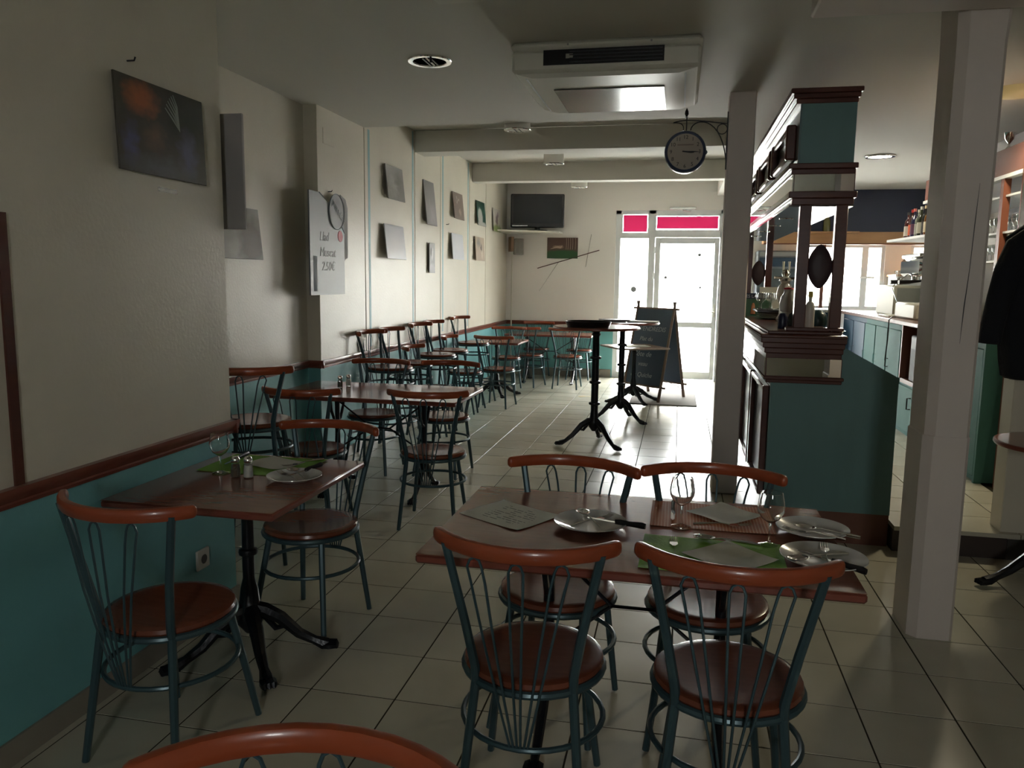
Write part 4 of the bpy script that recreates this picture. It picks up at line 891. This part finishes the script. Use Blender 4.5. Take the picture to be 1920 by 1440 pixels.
tag(MB().box(-0.11, 0.11, -0.2, 0.2, -0.02, 0, 0.004).build('ceiling_vent', white_plastic), 'edge of a flat white fitting on the ceiling at the top of the picture', 'vent', None, (-1.06, 3.52, 2.84))

# ================================================================== BAR COUNTER
bc = thing('bar_counter', 'turquoise bar counter with dark wooden mouldings and mirror strip', 'counter', (0, 0, 0))
CY0, CY1 = 4.812, 8.75
MB().prism([(0.555, 0.0), (1.26, 0.0), (1.26, 0.19), (0.555, 0.19)], 'y', CY0+0.004, CY0+0.04).build('plinth', mat('reddish_plinth', (0.13, 0.05, 0.03), 0.5), bc)
MB().prism([(0.553, 0.19), (1.262, 0.19), (1.256, 1.005), (0.945, 1.175), (0.553, 1.175)], 'y', CY0, CY0+0.03).build('end_panel', teal_board, bc)
MB().box(0.575, 0.93, CY0+0.03, CY1, 0.0, 1.17).build('body', mat('glossy_turquoise_paint', (0.10, 0.17, 0.18), 0.3, coat=0.3), bc)
MB().box(0.93, 1.20, CY0+0.05, CY1, 0.10, 0.95).build('under_shelf', mat('pale_inner_shelf', (0.35, 0.38, 0.36), 0.5), bc)
MB().box(0.553, 0.576, CY0+0.03, CY1, 0.0, 0.19).build('kick_board', mahog, bc)
# raised panels on the customer side
y = CY0+0.10
while y+0.78 < CY1:
    MB().box(0.556, 0.576, y, y+0.78, 0.24, 0.92, 0.004).box(0.548, 0.560, y+0.05, y+0.73, 0.29, 0.87).build('panel_field', mat('dark_gloss_field', (0.05, 0.055, 0.06), 0.28), bc)
    MB().box(0.520, 0.560, y, y+0.035, 0.24, 0.92, 0.006).box(0.520, 0.560, y+0.745, y+0.78, 0.24, 0.92, 0.006).box(0.520, 0.560, y+0.035, y+0.745, 0.24, 0.275, 0.006).box(0.520, 0.560, y+0.035, y+0.745, 0.885, 0.92, 0.006).build('panel_moulding', mahog, bc)
    y += 0.88
def mould(mbx, x0, x1, y0, y1, z0, z1, steps=3, out=0.03):
    for k in range(steps):
        e = out*(k/(steps-1) if steps > 1 else 1); h = (z1-z0)/steps
        mbx.box(x0-e, x1+e*0.5, y0-e, y1, z0+k*h, z0+(k+1)*h+0.001, 0.004)
    return mbx
mould(MB(), 0.52, 0.945, CY0-0.02, CY1, 0.955, 0.995, 2, 0.015).build('lower_moulding', mahog, bc)
MB().box(0.515, 0.94, CY0-0.018, CY1, 0.995, 1.105).build('mirror_core', mahog, bc)
MB().box(0.522, 0.935, CY0-0.024, CY0-0.017, 0.998, 1.102).build('mirror_strip', mirror, bc)
MB().box(0.509, 0.516, CY0-0.01, CY1, 0.998, 1.102).build('mirror_strip', mirror, bc)
mould(MB(), 0.515, 0.935, CY0-0.02, CY1, 1.10, 1.225, 4, 0.035).build('upper_moulding', mahog, bc)
MB().box(0.475, 0.955, CY0-0.06, CY1, 1.222, 1.242, 0.006).box(0.52, 0.93, CY0-0.02, CY1, 1.242, 1.262, 0.005).build('countertop', mahog, bc)
MB().box(0.93, 1.20, CY0+0.03, CY1, 1.00, 1.03, 0.004).build('work_shelf', steel, bc)
# gantry posts with oval ornaments
def gantry(y, w=0.06):
    MB().box(0.66, 0.724, y, y+w, 1.262, 1.985, 0.004).build('gantry_post', mahog, bc)
    MB().box(0.856, 0.920, y, y+w, 1.262, 1.985, 0.004).build('gantry_post', mahog, bc)
    MB().box(0.62, 0.94, y-0.01, y+w+0.01, 1.262, 1.284, 0.004).build('gantry_base', mahog, bc)
    V = MB().lathe([(0.0, -0.022), (0.5, -0.02), (0.85, -0.012), (1.0, 0), (0.85, 0.012), (0.5, 0.02), (0, 0.022)], 28, (0, 0, 0), 'y')
    V.v = [(x*0.070*(1-0.0*z), yy, z*0.127*(1.0)) for (x, yy, z) in V.v]
    V.v = [(x*(1-0.28*abs(z/0.127)**2), yy, z) for (x, yy, z) in V.v]
    V.xf(Matrix.Translation((0.790, y+w/2, 1.637))).build('oval_ornament', mat('dark_oval', (0.05, 0.03, 0.035), 0.5), bc)
gantry(CY0+0.0); gantry(8.45)
# canopy hung over the counter
cp = thing('bar_canopy', 'long dark wooden canopy with turquoise end hanging above the bar counter', 'canopy', (0, 0, 0))
MB().box(0.64, 0.93, CY0+0.0, CY1, 2.055, 2.56).build('body', teal_board, cp)
MB().box(0.630, 0.640, CY0+0.004, CY1, 2.20, 2.56).build('side_board', mat('glossy_turquoise_paint', (0.10, 0.17, 0.18), 0.3, coat=0.3), cp)
mould(MB(), 0.605, 0.935, CY0-0.005, CY1, 2.545, 2.622, 3, 0.035).build('crown_moulding', mahog, cp)
mould(MB(), 0.60, 0.945, CY0-0.005, CY1, 2.155, 2.215, 2, 0.018).build('middle_moulding', mahog, cp)
MB().box(0.615, 0.945, CY0+0.0, CY1, 2.055, 2.158).build('mirror_core', mahog, cp)
MB().box(0.618, 0.94, CY0-0.006, CY0+0.001, 2.06, 2.155).build('mirror_strip', mirror, cp)
MB().box(0.608, 0.616, CY0+0.004, CY1, 2.06, 2.155).build('mirror_strip', mirror, cp)
mould(MB(), 0.612, 0.945, CY0-0.005, CY1, 1.985, 2.058, 2, 0.022).build('lower_moulding', mahog, cp)
y = CY0+0.12
while y+0.8 < CY1:
    mf = MB()
    mf.box(0.575, 0.631, y, y+0.045, 2.255, 2.455, 0.008).box(0.575, 0.631, y+0.755, y+0.80, 2.255, 2.455, 0.008).box(0.585, 0.631, y+0.04, y+0.76, 2.415, 2.455, 0.008).box(0.585, 0.631, y+0.04, y+0.76, 2.255, 2.295, 0.008)
    mf.build('panel_frame', mahog, cp)
    MB().box(0.622, 0.631, y+0.04, y+0.76, 2.29, 2.42).build('panel_field', mat('dark_gloss_field', (0.05, 0.055, 0.06), 0.28), cp)
    y += 0.93
MB().box(0.60, 0.95, CY0+0.03, CY1, 1.978, 1.986).build('underside', underside, cp)
for yy in (5.75, 6.45, 7.17, 7.9):
    MB().lathe([(0.03, -0.003), (0.045, -0.004), (0.047, 0), (0.03, 0.0)], 20, (0.70, yy, 1.978), close=True).build('spot_ring', chrome, cp)

# ------------------------------------------------ things on the counter
CT = 1.263
def stem_glass(loc, label, grp, up=True):
    MBg = MB().lathe([(0, 0), (0.028, 0), (0.029, 0.002), (0.005, 0.008), (0.004, 0.045), (0.012, 0.055), (0.030, 0.075), (0.032, 0.10), (0.028, 0.125), (0.027, 0.126)], 14, close=True)
    return tag(MBg.build('wine_glass', thin_glass), label, 'glass', grp, loc)
tag(MB().box(-0.16, 0.16, -0.20, 0.20, 0, 0.018, 0.004).build('tray', black_plastic), 'dark tray carrying a row of glasses on the bar counter', 'tray', None, (0.74, 6.35, CT+0.055))
for i in range(4):
    for j in range(2):
        stem_glass((0.62+0.075*i, 6.28+0.14*j, CT+0.074), '%s stemmed glass from the left in the %s row on the dark counter tray' % (('first', 'second', 'third', 'fourth')[i], ('near', 'far')[j]), 'glasses on the counter tray')
for k in range(4):
    tag(MB().lathe([(0, 0), (0.10, 0), (0.15, 0.012), (0.148, 0.014), (0.10, 0.004), (0, 0.004)], 28).build('plate', porcelain), '%s plate in the stack under the dark tray on the counter' % ('bottom', 'second lowest', 'second highest', 'top')[k], 'plate', 'plates stacked under the counter tray', (0.74, 6.33, CT+0.013*k))
tp = thing('beer_tap', 'white ceramic beer tap column with chrome top on the counter', 'beer tap', (0.745, 5.95, CT))
MB().lathe([(0, 0), (0.05, 0), (0.055, 0.02), (0.035, 0.05), (0.032, 0.12), (0.05, 0.17), (0.057, 0.21), (0.045, 0.255), (0.03, 0.275), (0.036, 0.29), (0.0, 0.29)], 24).build('column', porcelain, tp)
MB().lathe([(0, 0.29), (0.045, 0.292), (0.04, 0.31), (0.02, 0.32), (0.03, 0.345), (0.015, 0.37), (0, 0.375)], 20).tube([(0, 0, 0.31), (0.09, -0.02, 0.31), (0.10, -0.02, 0.28)], 0.008, 8).tube([(0, 0, 0.31), (-0.08, -0.03, 0.315)], 0.010, 8).build('tap_head', chrome, tp)
for s in (-0.02, 0.02): MB().tube([(s, 0, 0.36), (s, 0, 0.43)], [0.006, 0.010], 8).build('lever', chrome, tp)
jr = thing('ceramic_jar', 'rounded grey ceramic jar on the counter beside the near gantry post', 'jar', (0.70, 5.40, CT))
MB().lathe([(0, 0), (0.045, 0), (0.045, 0.06), (0.04, 0.09), (0.05, 0.10), (0.055, 0.14), (0.045, 0.19), (0.03, 0.21), (0.03, 0.235), (0.0, 0.235)], 24).build('body', porcelain, jr)
MB().lathe([(0, 0.235), (0.034, 0.236), (0.03, 0.245), (0, 0.25)], 20).build('lid', red_ink, jr)
tag(MB().lathe([(0, 0), (0.026, 0), (0.028, 0.006), (0.028, 0.07), (0.018, 0.092), (0.0, 0.096)], 18).build('pepper_mill', navy), 'short dark blue rounded pot on the counter left of the gantry post', 'pot', None, (0.625, 5.02, CT))
bk = thing('booklet', 'green and navy booklet standing on the counter among the glasses', 'booklet', (0.63, 6.75, CT), 0.1)
MB().box(-0.115, 0.115, -0.006, 0.006, 0, 0.19).build('cover', mat('booklet_green', (0.035, 0.09, 0.05), 0.5, var=0.4, vscale=20), bk)
MB().box(-0.115, 0.115, -0.008, -0.005, 0.145, 0.19).build('title_band', navy, bk)
text('LES LANDES', 0.036, chalk, bk, (-0.11, -0.009, 0.153), (pi/2, 0, 0), 'lettering', 0.0004)
MB().tube([(-0.03, -0.008, 0.02), (-0.03, -0.008, 0.09), (-0.03, -0.008, 0.11)], [0.02, 0.013, 0.006], 8, sq=0.2).build('cover_figure', mat('orange_print', (0.4, 0.17, 0.08), 0.6), bk)
tag(MB().box(-0.09, 0.09, -0.003, 0.003, 0, 0.24).build('menu_card', paper_grey), 'pale menu card standing behind the booklet on the counter', 'menu', None, (0.76, 7.0, CT), -0.1)
# between the near gantry posts
bo = thing('syrup_bottle', 'white bottle with yellow label standing between the near gantry posts', 'bottle', (0.81, 5.22, CT))
MB().lathe([(0, 0), (0.028, 0), (0.03, 0.01), (0.03, 0.12), (0.024, 0.15), (0.011, 0.165), (0.011, 0.19), (0, 0.19)], 20).build('body', white_plastic, bo)
MB().lathe([(0, 0.188), (0.014, 0.19), (0.014, 0.225), (0, 0.228)], 14).build('cap', yellow, bo)
tag(MB().box(-0.05, 0.05, -0.03, 0.03, 0, 0.22, 0.003).build('carton', mat('yellow_carton', (0.50, 0.40, 0.16), 0.6)), 'pale yellow carton behind the white bottle between the gantry posts', 'carton', None, (0.775, 5.62, CT))
for k, (x, y) in enumerate(((0.755, 5.36), (0.90, 5.45))):
    tag(MB().lathe([(0, 0), (0.055, 0.0), (0.062, 0.03), (0.05, 0.075), (0.02, 0.10), (0, 0.105)], 20).build('bowl', mat('dark_green_glaze', (0.015, 0.04, 0.045), 0.3)), ['dark green domed pot left of the white bottle on the counter', 'dark blue-green domed pot right of the white bottle on the counter'][k], 'pot', None, (x, y, CT))
sb = thing('soda_siphon', 'small bright metal cocktail measure at the right end of the countertop', 'measure', (0.975, 4.95, 1.178))
MB().lathe([(0, 0), (0.05, 0), (0.055, 0.006), (0.02, 0.012), (0.0, 0.012)], 20).build('dish', chrome, sb)
bpy.data.objects[sb.name].name = 'metal_dish'; sb['label'] = 'small bright metal dish at the right end of the bar counter'; sb['category'] = 'dish'; sb.location = (0.90, 4.835, 1.262)

# ================================================================== BACK BAR
bb = thing('back_counter', 'turquoise back-bar cabinet run with brown worktop behind the counter', 'counter', (0, 0, 0))
BX = 2.08
MB().box(BX+0.02, 2.78, 5.93, 7.20, 0.16, 1.16).box(BX+0.02, 2.78, 8.0, 9.52, 0.16, 1.16).box(BX+0.35, 2.78, 7.2, 8.0, 0.16, 1.16).box(BX+0.02, BX+0.36, 7.2, 8.0, 0.16, 0.62).build('carcass', teal_light, bb)
MB().box(BX+0.015, BX+0.355, 7.2, 8.0, 0.62, 0.66).box(BX+0.0, BX+0.355, 7.2, 7.23, 0.66, 1.16).box(BX, BX+0.355, 7.97, 8.0, 0.66, 1.16).build('niche_lining', orange_wood, bb)
MB().box(BX+0.02, 2.78, 9.52, 10.8, 0.16, 1.16).build('carcass', mat('deep_blue_paint', (0.02, 0.07, 0.13), 0.5), bb, 'dark blue end section')
MB().prism([(BX-0.005, 0.16), (2.125, 0.16), (2.17, 0.79), (2.15, 1.16), (BX-0.005, 1.16)], 'y', 5.90, 5.93).build('end_panel', teal_light, bb)
for k, (a, b) in enumerate(((5.95, 6.55), (6.58, 7.17), (8.03, 8.50), (8.53, 9.0), (9.03, 9.5), (9.53, 10.1), (10.13, 10.7))):
    d = MB().box(BX, BX+0.02, a, b, 0.20, 1.10, 0.003).build('door', teal_light if b < 9.55 else mat('deep_blue_paint', (0.02, 0.07, 0.13), 0.5), bb)
    MB().tube([(BX, b-0.07, 0.72), (BX-0.025, b-0.07, 0.72), (BX-0.025, b-0.07, 0.80), (BX, b-0.07, 0.80)], 0.005, 6).build('handle', chrome if k > 2 else black_plastic, d)
d = MB().box(BX, BX+0.02, 7.22, 7.98, 0.20, 0.60, 0.003).build('door', teal_light, bb)
MB().tube([(BX, 7.55, 0.42), (BX-0.03, 7.55, 0.42), (BX-0.03, 7.55, 0.52), (BX, 7.55, 0.52)], 0.006, 6).build('handle', black_plastic, d)
MB().box(BX-0.02, 2.79, 5.90, 10.85, 1.16, 1.20, 0.005).build('worktop', mat('brown_worktop', (0.20, 0.10, 0.07), 0.35), bb)
gw = thing('glass_washer', 'small black appliance in the niche of the back counter', 'appliance', (BX+0.02, 7.30, 0.661))
MB().box(0, 0.30, 0, 0.45, 0, 0.42, 0.01).build('body', mat('matt_black', (0.012, 0.012, 0.014), 0.6), gw)
MB().box(-0.005, 0.001, 0.03, 0.42, 0.30, 0.40).build('control_panel', mat('dark_steel', (0.05, 0.05, 0.055), 0.5), gw)
MB().box(-0.008, -0.004, 0.18, 0.26, 0.32, 0.36).build('display', steel, gw)
rc = thing('rear_cabinet', 'dark blue cabinet under the window at the far end of the bar', 'cabinet', (0, 0, 0))
MB().box(1.25, 2.06, 10.95, 11.5, 0.16, 1.16).build('carcass', mat('deep_blue_paint', (0.02, 0.07, 0.13), 0.5), rc)
for a in (1.28, 1.67): MB().box(a, a+0.36, 10.93, 10.95, 0.20, 1.10, 0.003).build('door', mat('deep_blue_paint', (0.02, 0.07, 0.13), 0.5), rc)
MB().box(1.22, 2.08, 10.90, 11.52, 1.16, 1.20, 0.004).build('worktop', steel, rc)
# bulkhead with honey valance
bh = thing('bulkhead', 'dark navy bulkhead with a honey-coloured wooden valance above the bar window', 'bulkhead', (0, 0, 0))
MB().box(1.15, 3.64, 11.85, YB, 2.26, 2.839).build('navy_panel', navy, bh)
MB().box(1.15, 3.64, 11.83, 12.1, 2.095, 2.26, 0.004).build('valance', valance, bh)
MB().box(1.15, 3.64, 11.82, 11.84, 2.085, 2.10).build('edge_strip', orange_wood, bh)
tag(MB().lathe([(0, 0), (0.05, 0), (0.052, 0.02), (0.05, 0.15), (0.03, 0.19), (0.015, 0.22), (0.015, 0.27), (0, 0.27)], 16).build('bottle', bottle_mat('yellow', (0.10, 0.09, 0.02))), 'dark bottle with yellow label standing on the honey-coloured valance', 'bottle', None, (1.98, 11.838-0.06, 2.262))
bsh = tag(MB().box(1.6, 2.4, 11.70, 11.83, 2.24, 2.26).build('bottle_shelf', valance), 'narrow honey-coloured ledge in front of the navy bulkhead', 'shelf')
# shelf unit
su = thing('bar_shelves', 'wall shelving for bottles and glasses with red-brown fascia on the right of the bar', 'shelving', (0, 0, 0))
MB().box(2.35, 2.38, 4.95, 8.60, 2.36, 2.56).build('fascia', orange_wood, su)
MB().box(2.335, 2.40, 4.95, 8.60, 2.335, 2.362).build('light_strip', white_metal, su)
MB().box(2.38, 2.79, 4.95, 8.60, 2.54, 2.56).build('top_board', orange_wood, su)
MB().box(2.36, 2.79, 4.95, 8.50, 2.20, 2.215).build('shelf', white_metal, su)
MB().box(2.36, 2.79, 4.95, 7.20, 1.93, 1.945).build('shelf', white_metal, su)
MB().box(2.40, 2.79, 4.95, 7.20, 1.72, 1.735).build('shelf', white_plastic, su)
MB().prism([(2.25, 9.55), (2.79, 9.55), (2.79, 8.45), (2.33, 8.45)], 'z', 2.005, 2.03).build('shelf', white_metal, su)
MB().box(2.34, 2.39, 6.60, 6.66, 1.20, 2.34).build('upright', orange_wood, su)
MB().box(2.34, 2.37, 8.38, 8.44, 1.75, 2.34).build('upright', white_metal, su)
MB().box(2.36, 2.38, 4.95, 5.0, 1.2, 2.34).build('upright', white_metal, su)
MB().box(2.74, 2.795, 4.95, 7.6, 1.201, 2.19).build('back_board', mat('black_back', (0.012, 0.011, 0.01), 0.3), su)
# brown door jamb at the bar entrance
struct('door_2', MB().box(2.16, 2.24, 5.74, 5.80, 0.16, 2.30).box(2.24, 2.9, 5.74, 5.80, 2.22, 2.30), orange_wood)
def bottle(loc, h, r, bm, lm, cm, label, grp):
    t = thing('bottle', label, 'bottle', loc, 0, grp)
    MB().lathe([(0, 0), (r, 0), (r, h*0.58), (r*0.8, h*0.68), (r*0.36, h*0.76), (r*0.36, h*0.93), (0, h*0.93)], 14).build('body', bm, t)
    MB().lathe([(r*1.02, h*0.12), (r*1.02, h*0.48)], 14).build('bottle_label', lm, t)
    MB().lathe([(0, h*0.90), (r*0.42, h*0.90), (r*0.42, h), (0, h)], 12).build('cap', cm, t)
cols = [((0.05, 0.008, 0.01), (0.45, 0.42, 0.36), (0.03, 0.03, 0.03)), ((0.04, 0.008, 0.006), (0.50, 0.09, 0.03), (0.35, 0.02, 0.02)), ((0.02, 0.02, 0.05), (0.08, 0.03, 0.06), (0.4, 0.1, 0.08)),
        ((0.14, 0.16, 0.13), (0.25, 0.26, 0.22), (0.4, 0.38, 0.3)), ((0.02, 0.025, 0.015), (0.35, 0.34, 0.28), (0.45, 0.45, 0.42)), ((0.01, 0.01, 0.01), (0.03, 0.03, 0.03), (0.4, 0.33, 0.2)),
        ((0.12, 0.05, 0.01), (0.50, 0.44, 0.30), (0.45, 0.38, 0.22)), ((0.10, 0.045, 0.01), (0.25, 0.12, 0.03), (0.35, 0.33, 0.28))]
names = ['bottle with cream label, farthest left of the row on the corner shelf', 'bottle with orange-red label and red cap on the corner shelf', 'dark violet bottle between the orange-red and the grey one on the corner shelf', 'clear grey bottle in the middle of the corner shelf row',
         'dark bottle with pale label right of the clear grey one', 'black bottle without visible label in the corner shelf row', 'amber bottle with large cream label near the right end of the row', 'amber bottle with brown label, farthest right of the corner shelf row']
for k, (b_, l_, c_) in enumerate(cols):
    yy = 9.40-k*0.118
    bottle((2.42+0.01*(k % 2)-0.006*k*0, yy, 2.031), 0.31 if k % 3 else 0.29, 0.038, bottle_mat('b%d' % k, b_), mat('lab%d' % k, l_, 0.6), mat('cap%d' % k, c_, 0.4), names[k], 'bottles on the corner shelf')
for z_s, ys, n_r in ((1.946, (5.2, 7.15), 3), (1.736, (6.72, 7.15), 3)):
    y = ys[0]
    while y < ys[1]:
        if not 6.56 < y < 6.70:
            for c_ in range(n_r): stem_glass((2.43+0.1*c_, y, z_s), 'stemmed glass standing among the rows on the right-hand bar shelves', 'glasses on the bar shelves')
        y += 0.085
tag(MB().box(-0.12, 0.12, -0.15, 0.15, 0, 0.13, 0.008).build('storage_box', mat('grey_clear_box', (0.25, 0.27, 0.25), 0.4)), 'grey storage box on the lower right bar shelf', 'box', None, (2.56, 6.25, 1.736))
tc = thing('trophy_cup', 'small silver trophy cup on top of the bar shelving at the right', 'trophy', (2.40, 6.75, 2.561))
MB().lathe([(0, 0), (0.03, 0), (0.025, 0.01), (0.008, 0.03), (0.008, 0.05), (0.03, 0.08), (0.04, 0.13), (0.038, 0.13), (0.028, 0.085), (0, 0.06)], 18).build('cup', chrome, tc)
for s in (-1, 1): MB().tube([(0, s*0.03, 0.08), (0, s*0.06, 0.09), (0, s*0.055, 0.12), (0, s*0.038, 0.125)], 0.003, 6).build('handle', chrome, tc)
tag(MB().lathe([(0, 0), (0.03, 0), (0.012, 0.02), (0.01, 0.05), (0.02, 0.07), (0.015, 0.10), (0.02, 0.14), (0.0, 0.18)], 14).build('figurine', steel), 'slim silver statuette on the bar shelving beside the timber post', 'statuette', None, (2.40, 8.50, 2.561))
# espresso machine
em = thing('espresso_machine', 'white and chrome espresso machine on the back counter', 'coffee machine', (2.20, 8.10, 1.201))
MB().box(0.0, 0.50, 0, 0.70, 0.0, 0.16, 0.02).build('base', white_plastic, em)
MB().box(0.28, 0.50, 0.02, 0.68, 0.16, 0.42, 0.01).build('body', white_plastic, em)
MB().box(0.02, 0.50, 0, 0.70, 0.42, 0.60, 0.03).build('head', chrome, em)
MB().box(0.02, 0.48, 0.03, 0.67, 0.60, 0.64, 0.01).build('cup_rack', steel, em)
for k, y_ in enumerate((0.18, 0.50)):
    MB().lathe([(0, 0), (0.032, 0), (0.036, 0.03), (0.036, 0.06), (0, 0.06)], 16, (0.12, y_, 0.36)).build('group_head', chrome, em)
    MB().tube([(0.10, y_, 0.375), (0.03, y_, 0.37), (-0.02, y_-0.01, 0.365), (-0.12, y_-0.03, 0.36)], [0.008, 0.015, 0.02, 0.022], 10).build('portafilter_handle', black_plastic, em)
MB().tube([(0.06, 0.62, 0.42), (-0.02, 0.64, 0.36), (-0.05, 0.66, 0.30), (0.0, 0.62, 0.16)], 0.006, 8).build('steam_wand', chrome, em)
mw = thing('beige_appliance', 'plain beige box-shaped appliance on the far end of the back counter', 'appliance', (2.30, 9.28, 1.201))
MB().box(0, 0.42, 0, 0.75, 0, 0.33, 0.012).build('housing', mat('beige_enamel', (0.42, 0.41, 0.32), 0.4), mw)
MB().box(0.03, 0.39, -0.006, 0.001, 0.03, 0.30).build('door', mat('grey_enamel', (0.22, 0.23, 0.20), 0.35), mw)
ub = thing('utensil_cup', 'metal cup full of spoons on top of the beige appliance', 'utensil holder', (2.42, 9.55, 1.532))
MB().lathe([(0, 0), (0.035, 0), (0.042, 0.08), (0.04, 0.08), (0.033, 0.005), (0, 0.005)], 16).build('cup', steel, ub)
for k in range(6):
    a = k*1.05; MB().tube([(0.01*cos(a), 0.01*sin(a), 0.01), (0.05*cos(a), 0.05*sin(a), 0.13), (0.055*cos(a), 0.055*sin(a), 0.16)], [0.003, 0.004, 0.013], 6, sq=0.4).build('spoon', chrome, ub)
tag(MB().box(-0.10, 0.10, -0.20, 0.20, 0, 0.02, 0.003).build('cash_keyboard', white_plastic), 'white keyboard lying on the back counter before the beige appliance', 'keyboard', None, (2.24, 8.98, 1.2005))
tag(MB().tube([(0, 0, 0), (-0.06, -0.1, 0.005), (-0.10, -0.16, -0.02), (-0.11, -0.20, -0.2), (-0.11, -0.16, -0.42), (-0.09, -0.10, -0.30)], 0.006, 6).build('cable', black_plastic), 'black cable hanging down the front of the back counter', 'cable', None, (2.13, 8.45, 1.215))
fg = thing('drinks_fridge', 'upright glass-fronted drinks fridge behind the beer tap at the back of the bar', 'fridge', (1.10, 12.05, 0.145))
MB().box(0, 0.62, 0, 0.39, 0, 1.86, 0.01).build('cabinet', mat('fridge_grey', (0.22, 0.24, 0.26), 0.4), fg)
MB().box(0.03, 0.59, -0.012, 0.001, 0.10, 1.60).build('glass_door', mat('fridge_glass', (0.10, 0.13, 0.14), 0.1), fg)
MB().box(0.03, 0.59, -0.014, 0.001, 1.63, 1.76).build('header_panel', mat('fridge_header', (0.03, 0.06, 0.10), 0.4), fg)
MB().box(0.03, 0.59, -0.012, 0.001, 1.78, 1.84).build('top_strip', mat('pale_strip', (0.35, 0.38, 0.38), 0.5), fg)
for k in range(4):
    MB().box(0.06, 0.56, -0.016, -0.011, 0.45+k*0.28, 0.465+k*0.28).build('shelf_edge', steel, fg)
fcup = thing('kitchen_cabinet', 'pale wall cabinet with a box on top beyond the back counter', 'cabinet', (2.98, 11.9, 1.20))
MB().box(0, 0.64, 0, 0.5, -1.05, 0.45).build('body', mat('pale_cabinet', (0.45, 0.46, 0.42), 0.5), fcup)
MB().box(-0.02, 0.66, -0.02, 0.52, 0.45, 0.48).build('top', valance, fcup)
tag(MB().box(-0.12, 0.12, -0.01, 0.01, 0, 0.20).build('framed_card', orange_wood), 'small framed card standing on the pale cabinet', 'frame', None, (3.38, 12.0, 1.681), 0.2)

# ================================================================== COAT ON WALL HOOK
cw = thing('black_coat', 'black coat hanging from a wall hook at the right edge, sleeve towards the bar entrance', 'coat', (0, 0, 0))
def loft(rows, n=20):
    V = []; F = []
    for (cx, cy, z, rx, ry, ph) in rows:
        for k in range(n):
            a = 2*pi*k/n; f = 1+0.07*sin(5*a+ph)
            V.append((cx+rx*cos(a)*f, cy+ry*sin(a)*f, z))
    for i in range(len(rows)-1):
        for k in range(n): F.append((i*n+k, i*n+(k+1) % n, (i+1)*n+(k+1) % n, (i+1)*n+k))
    F += [tuple(range(n)), tuple((len(rows)-1)*n+k for k in range(n))]
    return MB().add(V, F)
loft([(1.93, 4.66, 1.90, 0.06, 0.04, 0), (1.92, 4.65, 1.87, 0.14, 0.06, 0), (1.91, 4.64, 1.80, 0.22, 0.075, .3), (1.91, 4.63, 1.62, 0.235, 0.085, .6), (1.91, 4.63, 1.35, 0.235, 0.085, .9), (1.92, 4.63, 1.15, 0.225, 0.09, 1.2), (1.93, 4.63, 1.06, 0.22, 0.09, 1.4), (1.95, 4.63, 1.045, 0.215, 0.085, 1.4)]).build('body', black_cloth, cw)
MB().tube([(1.82, 4.60, 1.83), (1.72, 4.58, 1.74), (1.675, 4.57, 1.62), (1.645, 4.56, 1.48), (1.625, 4.56, 1.34), (1.618, 4.56, 1.235)], [0.05, 0.066, 0.062, 0.058, 0.055, 0.053], 14).build('sleeve', black_cloth, cw)
MB().tube([(1.86, 4.66, 1.86), (1.93, 4.58, 1.93), (2.0, 4.66, 1.87)], [0.02, 0.03, 0.02], 8).build('collar', black_cloth, cw)
tag(MB().tube([(0, 0, 0), (0, -0.07, 0), (0, -0.08, 0.03)], 0.006, 6).box(-0.015, 0.015, -0.004, 0, -0.03, 0.03).build('wall_hook', steel), 'coat hook on the right-hand wall holding the black coat', 'hook', None, (1.93, 4.75, 1.93))
